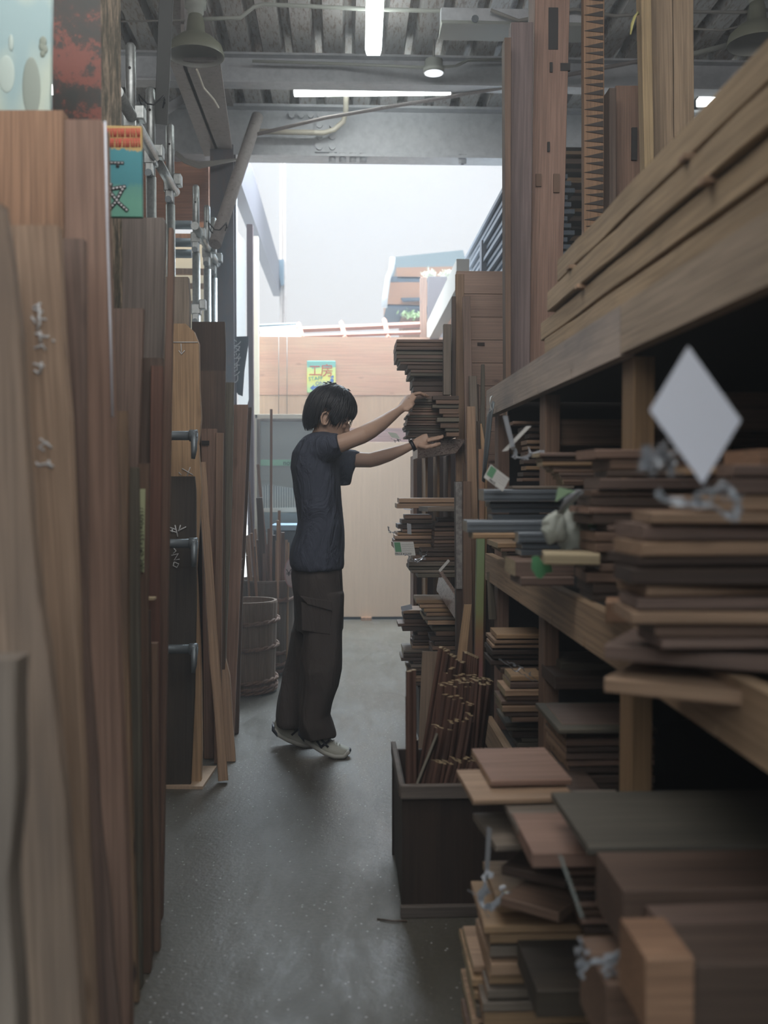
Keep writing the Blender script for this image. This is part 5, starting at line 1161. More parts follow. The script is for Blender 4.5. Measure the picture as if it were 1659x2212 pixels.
# lower tier, far bay
pile('offcuts at the far end of the lower shelf', 'the farthest offcuts of the lower shelf', lin([(1368, 1078), (1400, 1058), (1440, 1060), (1470, 1100)]), 1366, 1462, 3.45, .2, ['orange', 'tan', 'dark', 'dark', 'honey'], 8, 1165, jut=8, seed=26, gapf=.3)
pile('offcut stack by the third post', 'the offcut stack left of the third post', lin([(1462, 1100), (1490, 1098), (1530, 1080), (1545, 1075), (1560, 1105)]), 1460, 1562, 3.1, .16, ['tan', 'honey', 'purple', 'brown', 'purple'], 8, 1162, jut=10, seed=27, ends='end')
pile('dark offcuts on the lower beam', 'the dark offcuts on the lower beam', lin([(1562, 1095), (1640, 1140)]), 1562, 1640, 3.2, .22, ['dark', 'green', 'dark'], 7, 1170, jut=14, seed=28)
# lower tier, second bay
pile('stack behind the bright post', 'the neat stack left of the bright post', lin([(1545, 1208), (1560, 1222), (1720, 1232)]), 1562, 1722, 2.45, .26, ['brown', 'dark', 'purple', 'dark', 'red'], 10, 1400, jut=5, seed=29, ends='tan', gapf=.2)
bd('wide grey green board topping the neat stack', 1207, 1576, 1586, 2.42, .30, 1420, 'green', 'wide_board')
bd('grey green board farther back behind the bright post', 1212, 1432, 1452, 2.9, .2, 1500, 'green', 'board')
bd('long dark board deep in the lower bay', 1200, 1462, 1490, 2.8, .2, 1600, 'dark', 'board')
# protruding foreground boards
bd('pinkish brown board sticking out over the crate', 1056, 1686, 1700, 2.12, .26, 1232, wood('pinkish', (.34, .20, .145), (.26, .15, .11), var=0, knots=.1), 'protruding_board', ends='tan', yaw_=.03)
bd('light tan board with split end, left of the pinkish one', 1017, 1728, 1740, 2.05, .22, 1240, 'tan', 'protruding_board', yaw_=.05)
bd('dark board in the gap under the pinkish board', 1090, 1712, 1724, 2.3, .25, 1300, 'dark', 'inner_board')
bd('grey tan board left of the grey tipped pair', 1060, 1826, 1842, 1.98, .20, 1200, 'grey', 'protruding_board', yaw_=.1)
bd('tan board under the pinkish board', 1118, 1790, 1806, 1.92, .24, 1400, 'grey', 'protruding_board')
bd('thick pinkish tan board in the middle of the foreground', 1150, 1842, 1876, 1.78, .22, 1330, bpy.data.materials['pinkish'], 'thick_board', yaw_=.0)
bd('thick grey green slab across the foreground at right', 1272, 1832, 1850, 1.62, .30, 2000, wood('slab_grey', (.13, .115, .09), (.09, .085, .07), var=0, knots=.1, axis=2), 'grey_slab', wob=.004)
for k, (y0, y1, xl) in enumerate(((1880, 1892, 1225), (1898, 1909, 1232), (1915, 1926, 1236), (1932, 1944, 1240), (1950, 1962, 1246), (1968, 1980, 1250), (1986, 1998, 1256), (2004, 2020, 1262))):
    bd(f'reddish strip, {["first","second","third","fourth","fifth","sixth","seventh","lowest"][k]} of the narrow pile beside the bright post', xl, y0, y1, 1.9, .2, 1420, ('red', 'brown', 'red', 'dark')[k % 4], 'narrow_strip', grp='narrow reddish strips beside the bright post')
fs = wood('big_slab', (.15, .095, .068), (.12, .075, .055), var=0, knots=.15, axis=2)
def beamlike(label, xl, y0, y1, Y, wd, xr, m, yaw_=0): return bd(label, xl, y0, y1, Y, wd, xr, m, 'thick_timber', yaw_=yaw_, wob=.003)
beamlike('thick brown timber whose broad face fills the lower right', 1346, 1925, 2052, 1.45, .16, 2100, fs)
beamlike('brown timber lying in front of the thick one at the right edge', 1468, 2050, 2090, 1.30, .14, 2200, W['purple'], .05)
beamlike('orange end timber at the bottom right', 1396, 2072, 2230, 1.22, .12, 1500, W['orange'])
beamlike('dark plum timber right of the orange one', 1488, 2085, 2240, 1.24, .12, 2300, W['dark'])
beamlike('brown timber standing low before the thick timber', 1310, 2130, 2290, 1.42, .16, 1400, W['brown'])
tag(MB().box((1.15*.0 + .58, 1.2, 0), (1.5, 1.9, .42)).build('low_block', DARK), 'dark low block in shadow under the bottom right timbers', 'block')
# floor stack
bd('greenish tan board on top of the floor stack', 1078, 1955, 1972, 2.00, .24, 1225, 'honey', 'stack_board')
pile('boards of the floor stack', 'the floor stack at the bottom right', lin([(1985, 1045), (2040, 1050), (2100, 1062), (2150, 1052), (2260, 1045), (2400, 1040)]), 1990, 2380, 2.02, .26, ['tan', 'grey', 'brown', 'honey', 'purple', 'green'], 13, 1330, jut=14, seed=31, ends='tan', gapf=.25)
pile('thin boards at the left of the floor stack', 'the thin outer boards beside the floor stack', lin([(2080, 1022), (2212, 1030)]), 2085, 2350, 2.1, .26, ['honey', 'tan', 'grey'], 9, 1120, jut=8, seed=32, ends='end', gapf=.3)
bd('dark slab lying low beside the floor stack', 1160, 2140, 2200, 1.75, .2, 1330, 'char', 'dark_slab')
bd('reddish angled board between the floor stack and the strips', 1180, 1880, 1900, 1.98, .3, 1300, 'dark', 'angled_board', yaw_=-.7)
bd('dark angled board right of the greenish top board', 1192, 1950, 1972, 1.9, .3, 1300, 'brown', 'angled_board', yaw_=-.8)
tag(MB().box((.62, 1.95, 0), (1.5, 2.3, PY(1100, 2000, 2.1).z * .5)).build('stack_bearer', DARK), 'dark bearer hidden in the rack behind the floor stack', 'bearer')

# ------------------------------------------------------------------ tags, tape, bag
def card(name, label, pts, Y0, Y1, m, th=.0012, cat='tag'):
    P3 = [PY(x, y, Y0 + (Y1 - Y0) * i / 3) for i, (x, y) in enumerate(pts)]
    # keep the four corners coplanar
    P3[3] = P3[0] + (P3[2] - P3[1])
    nrm = (P3[1] - P3[0]).cross(P3[3] - P3[0]).normalized()
    mb = MB().prism(P3, nrm * th); o = mb.build(name, m); tag(o, label, cat); return o, P3, nrm
cd, P3, nn_ = card('white_tag', 'large blurred blank white diamond tag in the right foreground', [(1487, 748), (1601, 908), (1518, 1046), (1379, 892)], 1.14, 1.14, WHITE)
def wrap(label, pts, r, seedn, Y, parts=5, m=GLASSY):
    rr = random.Random(seedn); t = empty('clear_tie', PY(*pts[0], Y), label, 'tie')
    c = [PY(x, y, Y) for x, y in pts]
    # crumpled film: jagged facets strung along the tie
    mb = MB(); q = []
    for a_, b_ in zip(c, c[1:]):
        n_ = max(2, int((b_ - a_).length / (r * .8)))
        for k in range(n_): q.append(a_.lerp(b_, k / n_) + Vector((rr.uniform(-1, 1), rr.uniform(-1, 1), rr.uniform(-1, 1))) * r * .35)
    q.append(c[-1]); mb.tube(q, [(r * rr.uniform(.12, .75), r * rr.uniform(.06, .2)) for _ in q], 5, sm=False); mb.build('band', m, t)
    for k in range(parts * 2):
        p = q[rr.randrange(len(q))]; z_ = [p]
        for _ in range(3): z_.append(z_[-1] + Vector((rr.uniform(-1, 1), rr.uniform(-.5, .5), rr.uniform(-1, 1))) * r * .9)
        MB().tube(z_, [(r * rr.uniform(.15, .6), r * .05) for _ in z_], 4, sm=False).build('crinkle', m, t)
    return t
PL = mat('soft_plastic', (.62, .66, .72), .08); B(PL).inputs['Transmission Weight'].default_value = .55
wrap('clear plastic tie holding the big white tag', [(1500, 1075), (1560, 1048), (1600, 1080), (1590, 1120), (1530, 1095), (1440, 1085), (1420, 1060)], .010, 2, 1.16, 4, PL)
wrap('crumpled clear wrap left below the big white tag', [(1400, 960), (1392, 1010), (1425, 1000), (1440, 960), (1452, 1030)], .012, 3, 1.2, 6, PL)
def label_card(label, pts, Y0, Y1, price=None):
    o, P, nr = card('price_card', label, pts, Y0, Y1, PAPER)
    # P: TL, TR, BR, BL
    u = (P[1] - P[0]); v_ = (P[3] - P[0]); off = (-nr * .0004 if nr.y > 0 else nr * .0016)
    def at(a, b): return P[0] + u * a + v_ * b + off
    mb = MB()
    def rect(a0, b0, a1, b1, m, nm):
        MB().add([at(a0, b0), at(a1, b0), at(a1, b1), at(a0, b1)], [(0, 1, 2, 3)]).build(nm, m, o)
    rect(.04, .05, .34, .74, GREENP, 'green_panel')
    for k in range(4): rect(.38, .2 + .15 * k, .96, .21 + .15 * k, INK, 'ruled_line')
    if price:
        M = frame(at(.40, .88), u, -v_); text(price, v_.length * .2, M, INK, o, 'price')
    return o
label_card('green and white price card hanging left on the middle piles of the second rack', [(849, 1170), (893, 1170), (898, 1200), (854, 1197)], 4.6, 4.6, 'PRICE ¥ 2,350')
label_card('tilted green and white price card beside the grey channels', [(1060, 1003), (1101, 1034), (1086, 1062), (1042, 1048)], 2.66, 2.66, 'PRICE')
card('price_card', 'white card with small red marks pointing down under the top beam', [(1148, 920), (1136, 921), (1084, 975), (1108, 977)], 2.62, 2.62, PAPER)
card('price_card', 'narrow clear card seen edge on under the top beam', [(1086, 899), (1096, 897), (1113, 965), (1102, 968)], 2.60, 2.60, PL)
card('price_card', 'dark backed card slanting on the lower middle pile of the second rack', [(968, 1208), (972, 1212), (951, 1236), (946, 1233)], 4.55, 4.55, PAPER)
card('price_card', 'blue grey card on the low left pile of the second rack', [(866, 1310), (889, 1305), (891, 1316), (866, 1322)], 4.65, 4.65, mat('bluegrey_card', (.35, .38, .44), .6))
card('price_card', 'grey card standing on the middle left pile of the second rack', [(879, 1130), (888, 1132), (889, 1155), (879, 1154)], 4.7, 4.7, mat('grey_card', (.30, .31, .33), .6))
card('price_card', 'pale curled card beside the man\'s lower hand', [(837, 933), (856, 936), (865, 948), (850, 949)], 4.6, 4.6, mat('greenish_card', (.50, .56, .50), .4))
card('price_card', 'grey green price card edge on at the bottom foreground', [(1206, 1845), (1214, 1850), (1262, 1985), (1250, 2010)], 1.5, 1.5, mat('card_back', (.26, .28, .26), .6))
card('price_card', 'dull grey price card hanging beside the crate', [(1052, 1785), (1062, 1790), (1056, 1900), (1040, 1900)], 2.0, 2.0, mat('card_back2', (.22, .22, .23), .6))
card('price_card', 'small white card with a silver pin on the pair of pale boards', [(870, 1098), (886, 1099), (890, 1102), (874, 1102)], 4.7, 4.7, WHITE)
wrap('crinkled clear tie under the price card of the second rack', [(880, 1200), (895, 1212), (905, 1205), (918, 1200), (905, 1214)], .010, 5, 4.58, 6, PL)
wrap('crinkled clear tie at the far left of the middle pile', [(839, 1140), (841, 1148), (852, 1152)], .007, 6, 4.7, 4, PL)
wrap('clear tie on the strip bundle under the top beam', [(1112, 970), (1118, 985), (1140, 990), (1150, 980), (1172, 975), (1178, 990), (1160, 996)], .009, 7, 2.5, 5, PL)
wrap('shiny clear tie hanging from the floor stack', [(1048, 1890), (1040, 1930), (1045, 1955), (1065, 1960), (1085, 1940), (1090, 1930)], .012, 8, 1.95, 6, PL)
wrap('shiny clear tie in the bottom foreground', [(1250, 2020), (1255, 2075), (1300, 2080), (1340, 2050), (1310, 2085), (1340, 2125), (1370, 2120)], .011, 9, 1.45, 5, PL)
wrap('clear tie below the pale curled card', [(845, 948), (855, 953), (865, 950)], .006, 10, 4.62, 5, PL)
wrap('grey plastic loop on the lower shelf by the third post', [(1080, 1425), (1110, 1445), (1150, 1470), (1158, 1468), (1130, 1445), (1095, 1428)], .009, 11, 3.05, 2, PL)
tag(MB().tube([PY(1062 + 14 * math.cos(a), 1000, 2.9) + Vector((0, 0, math.sin(a) * .02)) for a in [i * .3 for i in range(22)]], .006, 8).build('tape_ring', CREAM), 'pale ring hanging at the strip bundle', 'ring') if 0 else None
# wrapped plastic bag with green leaf shapes
PB = mat('cloudy_plastic', (.42, .45, .40), .3); B(PB).inputs['Transmission Weight'].default_value = .15
v, _, _ = coords(PB, (60, 60, 60)); bump(PB, noise_n(PB, v, 1, 4), .9, .006)
bag = empty('plastic_bag', PY(1230, 1140, 2.1), 'cloudy plastic bag hanging from the heap beside the grey channels', 'bag')
def lump(cx, cy, rx, ry, Y, nm, m, par, sd=0, dy=None):
    s = Y / FPX; mb = MB().ball((0, 0, 0), (rx * s, (dy or rx * .6) * s, ry * s), 28, 18); c = PY(cx, cy, Y)
    for i, v_ in enumerate(mb.v): n_ = noise.noise(v_ * 60 + Vector((sd, 0, 0))); mb.v[i] = c + v_ * (1 + .28 * n_)
    return mb.build(nm, m, par)
lump(1196, 1140, 30, 34, 2.08, 'bag_pouch', PB, bag, 3); lump(1240, 1150, 36, 52, 2.12, 'bag_pouch', PB, bag, 9)
MB().tube([PY(1212, 1108, 2.06), PY(1230, 1080, 2.04), PY(1252, 1062, 2.03), PY(1270, 1066, 2.03)], [(.012, .004), (.016, .005), (.010, .003), (.004, .002)], 8).build('twisted_neck', PL, bag)
GF = mat('green_film', (.10, .30, .14), .35)
def leaf(label, pts, Y, name='green_film'):
    mb = MB().prism([PY(x, y, Y) for x, y in pts], (0, .003, 0)); so = mb.build(name, GF if name != 'pale_film' else mat('pale_green_film', (.30, .45, .28), .5)); return tag(so, label, 'film')
leaf('bright green film scrap hanging below the plastic bag', [(1150, 1202), (1163, 1201), (1170, 1212), (1190, 1222), (1194, 1236), (1180, 1238), (1170, 1250), (1160, 1248), (1148, 1228)], 2.06)
leaf('green film scrap right of the plastic bag', [(1270, 1098), (1288, 1096), (1292, 1120), (1288, 1142), (1272, 1140), (1268, 1120)], 2.05)
leaf('pale green triangle of film on the grey channels', [(1206, 1052), (1250, 1062), (1228, 1066), (1200, 1084)], 2.10, 'pale_film')
tag(MB().tube([PY(1065, 855, 3.7), PY(1060, 858, 3.7), PY(1058, 868, 3.7), PY(1062, 885, 3.7), PY(1056, 892, 3.7)], .003, 6).build('wire_hook', STEEL), 'small wire hook at the far end of the top beam', 'hook')
tag(MB().tube([PY(1066, 868, 3.72), PY(1058, 900, 3.75), PY(1052, 960, 3.75), PY(1044, 1040, 3.8)], [(.004, .01), (.006, .02), (.006, .02), (.004, .012)], 8).build('hanging_strap', IRON), 'dark strap hanging from the wire hook at the rack end', 'strap')

# ------------------------------------------------------------------ litter on the floor
tag(MB().tube([PZ(815, 1985, .003), PZ(845, 1989, .004), PZ(880, 1990, .003)], .0025, 6).build('wood_splinter', W['dark']), 'thin dark splinter lying on the floor left of the crate', 'splinter')

# ------------------------------------------------------------------ the man
SKIN = mat('skin', (.50, .33, .245), .55); B(SKIN).inputs['Subsurface Weight'].default_value = .0
SHIRT = mat('navy_cotton', (.070, .080, .112), .85, spec=.2)
v, _, _ = coords(SHIRT, (9, 9, 4), 0); bump(SHIRT, noise_n(SHIRT, v, 1.2, 4, .55, 1.2), .8, .05)
TROU = mat('charcoal_cotton', (.078, .067, .062), .9, spec=.15)
v, _, _ = coords(TROU, (12, 12, 3.0), 0); bump(TROU, noise_n(TROU, v, 1.0, 4, .55, .8), .7, .03)
HAIR = mat('black_hair', (.012, .013, .018), .42, spec=.5)
def remesh_build(mb, name, m, parent, vox=.0035, smooth=6, fac=.5):
    import time; t0_ = time.time()
    me = mb.mesh(name, m); o = bpy.data.objects.new(name, me); C.objects.link(o)
    r_ = o.modifiers.new('r', 'REMESH'); r_.mode = 'VOXEL'; r_.voxel_size = vox
    s__ = o.modifiers.new('s', 'SMOOTH'); s__.iterations = smooth; s__.factor = fac
    dg = bpy.context.evaluated_depsgraph_get(); nm = bpy.data.meshes.new_from_object(o.evaluated_get(dg))
    bpy.data.objects.remove(o)
    xs = [v.co for v in nm.vertices]; org = Vector(((min(v.x for v in xs) + max(v.x for v in xs)) / 2, (min(v.y for v in xs) + max(v.y for v in xs)) / 2, min(v.z for v in xs)))
    nm.transform(Matrix.Translation(-org))
    for p in nm.polygons: p.use_smooth = True
    print('REMESH', name, len(nm.vertices), time.time() - t0_)
    nm.materials.clear(); nm.materials.append(m)
    q = bpy.data.objects.new(name, nm); C.objects.link(q)
    q.parent = parent; q.location = org - (world_loc(parent) if parent else Vector((0, 0, 0))); return q
FX = PZ(700, 1630, 0)
man = empty('person', (FX.x, 4.72, 0), 'man in navy t-shirt, dark cargo trousers and glasses reaching for stacked boards', 'person')
S = 4.68 / FPX
def sec(cx, cy, hx, hy, z, n=28, p=2.3):
    out = []
    for j in range(n):
        a = 2 * math.pi * j / n; c, s_ = math.cos(a), math.sin(a)
        out.append(Vector((cx + hx * math.copysign(abs(c) ** (2 / p), c), cy + hy * math.copysign(abs(s_) ** (2 / p), s_), z)))
    return out
def pslice(y, xl, xr, Yc, hy, **k):
    a = PY(xl, y, Yc); b = PY(xr, y, Yc); return sec((a.x + b.x) / 2, Yc, (b.x - a.x) / 2, hy, a.z, **k)
# --- body
body = MB()
hc = PY(713, 896, 4.70); tl = math.radians(21)
RH = Matrix.Rotation(tl, 3, 'Y') @ Matrix.Diagonal((1.04, 1, 1.02))
RH = Matrix.Rotation(math.radians(6), 3, 'Z') @ RH
def H(x, y, z): return hc + RH @ Vector((x, y, z))
sl = [(-.113, .072, .028, .018), (-.104, .084, .005, .034), (-.085, .088, -.025, .050), (-.06, .088, -.048, .060), (-.035, .086, -.070, .066), (-.005, .084, -.086, .071), (.025, .090, -.095, .075), (.055, .087, -.094, .074), (.082, .070, -.080, .064), (.102, .040, -.054, .043), (.112, .005, -.022, .015)]
rings = []
for z, xf, xb, hw in sl:
    cx, hx = (xf + xb) / 2, (xf - xb) / 2; rings.append([H(v.x, v.y, z) for v in sec(cx, 0, hx, hw, 0, 28, 2.2)])
body.rings(rings)
def ell(c, r, n=14, m_=10):
    mb = MB().ball((0, 0, 0), r, n, m_); body.add([H(c[0] + v.x, c[1] + v.y, c[2] + v.z) for v in mb.v], mb.f)
ell((.088, 0, -.028), (.016, .011, .022)); ell((.098, 0, -.040), (.013, .013, .010)); ell((.092, .010, -.044), (.008, .007, .007)); ell((.092, -.010, -.044), (.008, .007, .007))
ell((.083, 0, -.066), (.012, .020, .006)); ell((.082, 0, -.075), (.011, .017, .006)); ell((.080, 0, -.100), (.014, .018, .012))
ell((.080, .030, .012), (.012, .024, .007)); ell((.080, -.030, .012), (.012, .024, .007)); ell((.062, .040, -.030), (.022, .018, .016)); ell((.062, -.040, -.030), (.022, .018, .016))
ell((.078, .030, -.008), (.010, .013, .007)); ell((.078, -.030, -.008), (.010, .013, .007))
for s_ in (-1, 1):   # ears
    pts = [(.012, -.035), (.018, -.012), (.012, .012), (-.004, .022), (-.018, .012), (-.018, -.008), (-.008, -.030), (.006, -.038)]
    mb = MB().tube([(x - .020, s_ * (.081 + .008 * (x < 0)), z - .024) for x, z in pts], .0052, 8); body.add([H(*v) for v in mb.v], mb.f)
    ell((-.020, s_ * .074, -.030), (.014, .006, .024))
nb = PY(692, 962, 4.71)
body.rings([[q for q in sec(c.x, c.y, hx, hy, 0, 20)] if 0 else [Vector((v.x, v.y, c.z)) for v in sec(c.x, c.y, hx, hy, c.z, 20)] for c, hx, hy in ((nb + Vector((-.01, 0, -.03)), .075, .075), (nb + Vector((0, 0, .025)), .062, .062), (PY(702, 930, 4.70), .055, .055), (PY(706, 905, 4.70), .052, .055))])
# torso under the shirt
body.rings([pslice(y, xl, xr, 4.72, hy) for y, xl, xr, hy in ((952, 664, 722, .12), (970, 648, 722, .165), (1010, 642, 722, .17), (1080, 648, 728, .155), (1150, 650, 730, .15), (1225, 645, 730, .16), (1280, 648, 728, .16))])
def limb(pts, n=18):  # (px,py,Y,r) ; r may be tuple
    body.tube([PY(x, y, Y) for x, y, Y, r in pts], [r for *_, r in pts], n)
# near (right) arm: shoulder - elbow - wrist
limb([(690, 968, 4.58, .052), (712, 963, 4.545, .048), (735, 958, 4.52, .041), (760, 949, 4.52, .038), (782, 940, 4.53, .0395), (800, 930, 4.56, .0385), (822, 916, 4.62, .034), (844, 900, 4.69, .027), (860, 888, 4.74, (.024, .021)), (868, 882, 4.76, (.025, .020))])
# far (left) arm
limb([(705, 985, 4.88, .052), (735, 990, 4.90, .047), (772, 993, 4.90, .038), (800, 994, 4.89, .036), (815, 990, 4.885, .0365), (838, 983, 4.875, .033), (865, 973, 4.86, .026), (886, 964, 4.85, (.022, .020)), (896, 960, 4.85, (.024, .020))])
def finger(pts, r0=.0088, r1=.0068):
    P3 = [PY(*p) for p in pts]; k = len(P3); body.tube(P3, [r0 + (r1 - r0) * i / (k - 1) for i in range(k)], 10); body.ball(P3[-1], r1 * 1.02, 10, 8)
    for i in range(1, k - 1): body.ball(P3[i], r0 * 1.04, 10, 8)
# near hand: back rises steeply from the wrist, fingers laid over the top of the pile
body.tube([PY(864, 886, 4.75), PY(873, 876, 4.77), PY(882, 865, 4.79), (PY(889, 856, 4.80))], [(.025, .019), (.034, .017), (.040, .0155), (.038, .0135)], 18)
for dx, dY, L in ((0, -.030, .9), (2, -.008, 1.0), (1, .015, .97), (-2, .036, .8)):
    finger([(884 + dx, 862, 4.80 + dY), (892 + dx, 852.0 + .4 * abs(dx), 4.81 + dY), (902 + 4 * L + dx, 849.5, 4.83 + dY), (910 + 6 * L + dx, 853, 4.85 + dY), (914 + 8 * L + dx, 856, 4.87 + dY)])
finger([(870, 884, 4.745), (880, 885, 4.735), (888, 878, 4.745), (893, 872, 4.77)], .0105, .008)
# far hand: palm up under the pile, fingers forward, thumb below
body.tube([PY(893, 961, 4.85), PY(905, 958, 4.845), PY(917, 954, 4.84), PY(927, 951, 4.84)], [(.020, .023), (.017, .032), (.016, .037), (.014, .036)], 18)
for dY, dy, L in ((-.030, 2, .85), (-.010, 0, 1.0), (.012, -1, 1.0), (.034, 0, .9)):
    finger([(922, 951 + dy, 4.84 + dY), (934, 948 + dy, 4.84 + dY), (944 + 3 * L, 945.5 + dy, 4.84 + dY), (951 + 5 * L, 943 + dy, 4.84 + dY)])
finger([(904, 962, 4.825), (920, 966, 4.80), (932, 964, 4.795), (942, 961, 4.80), (949, 959, 4.81)], .0115, .009)
# legs inside the trousers, ankles
limb([(690, 1230, 4.63, .085), (692, 1300, 4.62, .082), (696, 1400, 4.62, .060), (688, 1470, 4.62, .058), (682, 1540, 4.62, .044), (680, 1588, 4.62, .034), (694, 1604, 4.62, .028)])
limb([(680, 1230, 4.82, .085), (678, 1300, 4.82, .082), (672, 1400, 4.82, .060), (652, 1470, 4.82, .055), (628, 1540, 4.82, .040), (621, 1566, 4.83, .030), (632, 1582, 4.83, .026)])
remesh_build(body, 'body', SKIN, man, .0034, 5)
# --- shirt
sh = MB()
sh.rings([pslice(y, xl, xr, 4.72, hy) for y, xl, xr, hy in ((934, 676, 722, .070), (939, 668, 728, .10), (946, 656, 731, .155), (958, 645, 733, .195), (978, 633, 732, .210), (1010, 628, 732, .205), (1045, 634, 735, .195), (1080, 638, 737, .19), (1125, 644, 741, .185), (1150, 640, 743, .19), (1180, 629, 744, .20), (1206, 626, 743, .205), (1218, 627, 743, .205), (1227, 632, 741, .20))])
def sleeve(pts):
    sh.tube([PY(x, y, Y) for x, y, Y, r in pts], [r for *_, r in pts], 24)
sleeve([(672, 985, 4.62, .085), (692, 972, 4.575, .080), (712, 964, 4.54, (.068, .062)), (728, 960, 4.52, (.062, .051)), (733, 959, 4.518, (.060, .047))])
sleeve([(690, 1000, 4.84, .085), (715, 1002, 4.88, .080), (740, 1006, 4.90, (.066, .082)), (758, 1010, 4.905, (.062, .086)), (763, 1011, 4.905, (.058, .084))])
sh.add([PY(742, 975, 4.86), PY(779, 977, 4.88), PY(751, 1047, 4.88), PY(733, 1048, 4.86), PY(742, 975, 4.94), PY(779, 977, 4.93), PY(751, 1047, 4.93), PY(733, 1048, 4.94)], [(0,1,2,3),(7,6,5,4),(0,4,5,1),(1,5,6,2),(2,6,7,3),(3,7,4,0)])
shirt = remesh_build(sh, 't_shirt', SHIRT, man, .006, 6)
# --- trousers
tr = MB()
tr.rings([pslice(y, xl, xr, 4.72, hy) for y, xl, xr, hy in ((1212, 634, 737, .175), (1240, 632, 739, .19), (1290, 636, 742, .19), (1330, 640, 741, .185), (1360, 640, 740, .17))])
tr.rings([pslice(y, xl, xr, Y, hy) for y, xl, xr, Y, hy in ((1280, 655, 741, 4.63, .095), (1340, 655, 741, 4.62, .100), (1400, 652, 739, 4.62, .105), (1440, 651, 736, 4.62, .108), (1480, 648, 732, 4.62, .110), (1520, 646, 719, 4.62, .108), (1545, 645, 712, 4.62, .105), (1565, 644, 718, 4.62, .105), (1580, 644, 723, 4.63, .105), (1590, 650, 725, 4.63, .10))])
tr.rings([pslice(y, xl, xr, Y, hy) for y, xl, xr, Y, hy in ((1280, 636, 725, 4.81, .10), (1340, 638, 720, 4.82, .105), (1400, 624, 705, 4.82, .108), (1440, 616, 695, 4.82, .108), (1480, 608, 684, 4.82, .108), (1520, 601, 672, 4.82, .105), (1545, 598, 662, 4.82, .10), (1556, 599, 655, 4.82, .10), (1566, 602, 652, 4.82, .095))])
trousers = remesh_build(tr, 'trousers', TROU, man, .006, 5)
# folds: push the surface with ridged noise
for o_, amp, sc_ in ((trousers, .012, (9, 9, 3.2)), (shirt, .0065, (10, 10, 5))):
    me = o_.data; me.update()
    nrm_ = [v_.normal.copy() for v_ in me.vertices]
    for v_, nn in zip(me.vertices, nrm_):
        q = Vector((v_.co.x * sc_[0] + .4 * v_.co.z * sc_[2], v_.co.y * sc_[1], v_.co.z * sc_[2])); n_ = noise.noise(q + Vector((3, 1, 7)))
        v_.co += nn * amp * ((1 - abs(n_) * 3.2) * .6)
    me.update()
# cargo pocket and seams on the near leg
def patch(pts, Y, name, m, d=.012, par=man):
    mb = MB().prism([PY(x, y, Y) for x, y in pts], (0, d, 0)); o = mb.build(name, m, par); return bev(o, .004, 2)
patch([(648, 1288), (716, 1299), (718, 1320), (664, 1306)], 4.515, 'pocket_flap', TROU, .03)
patch([(650, 1300), (716, 1318), (714, 1372), (652, 1362)], 4.524, 'cargo_pocket', TROU, .03)
# --- shoes
LE = mat('off_white_leather', (.42, .43, .38), .5); SO = mat('shoe_sole', (.50, .50, .46), .6); NV = mat('navy_trim', (.02, .025, .04), .5)
def shoe(path, top, Y, label, stripes):
    t = empty('shoe', PY(*path[3], Y), None, None); t.parent = man; t.location = t.location - world_loc(man)
    n = len(path); P3 = [PY(x, y, Y) for x, y in path]; T3 = [PY(x, y, Y) for x, y in top]
    wd_ = [.030, .034, .036, .040, .046, .044, .022]
    up = MB(); rings = []; sr = []
    for i in range(n):
        b, tp, w_ = P3[i], T3[i], wd_[i]; mid = b.lerp(tp, .12)
        nrm = (tp - b)
        rings.append([b + nrm * (.14 + .86 * q) + Vector((0, yy * w_, 0)) for yy, q in ((-1, 0), (-1.02, .3), (-.85, .65), (-.5, .92), (0, 1), (.5, .92), (.85, .65), (1.02, .3), (1, 0), (.5, -.05), (-.5, -.05))])
        sd = (P3[min(i+1, n-1)] - P3[max(i-1, 0)]).normalized(); up_ = Vector((-sd.z, 0, sd.x))
        sr.append([b + up_ * q + Vector((0, yy * (w_ + .005), 0)) for yy, q in ((-1, 0), (-1, .018), (0, .020), (1, .018), (1, 0), (0, -.001))])
    up.rings(rings); o = up.build('upper', LE, t); ss = o.modifiers.new('s', 'SUBSURF'); ss.levels = 1; ss.render_levels = 2
    MB().rings(sr).build('sole', SO, t)
    mb = MB()
    for i0, i1, k in ((0, 1, .0),):
        pass
    e0 = [P3[0], P3[1]]
    mb.rings([[p + Vector((-.004, yy * (w_ + .007), q)) for yy, q in ((-1, .0), (-1, .03 - .012 * j), (1, .03 - .012 * j), (1, .0))] for j, (p, w_) in enumerate(zip(P3[:2], wd_))]); mb.build('heel_patch', NV, t)
    p = P3[-1]; MB().ball(p + Vector((-.004, 0, .006)), (.008, .022, .010), 12, 8).build('toe_patch', NV, t)
    mb = MB()
    for (x0, y0), (x1, y1), yo in stripes:
        mb.tube([PY(x0, y0, Y - .040 - yo), PY((x0 + x1) / 2, (y0 + y1) / 2, Y - .0435 - yo), PY(x1, y1, Y - .041 - yo)], [(.0026, .0056)] * 3, 6)
    mb.build('side_stripes', NV, t)
    mb = MB()
    for k in range(3):
        a = T3[4].lerp(T3[3], k * .35) + Vector((0, 0, .002)); mb.tube([a + Vector((0, -.018, -.004)), a + Vector((0, 0, .002)), a + Vector((0, .018, -.004))], .0025, 6)
    mb.build('laces', PAPER, t)
    return t
shoe([(647, 1584), (660, 1599), (680, 1614), (700, 1626), (722, 1633), (744, 1633), (757, 1623)], [(645, 1566), (668, 1568), (698, 1582), (716, 1598), (734, 1606), (750, 1613), (758, 1618)], 4.62, None,
     [((675, 1601), (696, 1590), 0), ((679, 1592), (695, 1616), 0), ((690, 1593), (709, 1614), 0.001), ((693, 1614), (712, 1599), 0)])
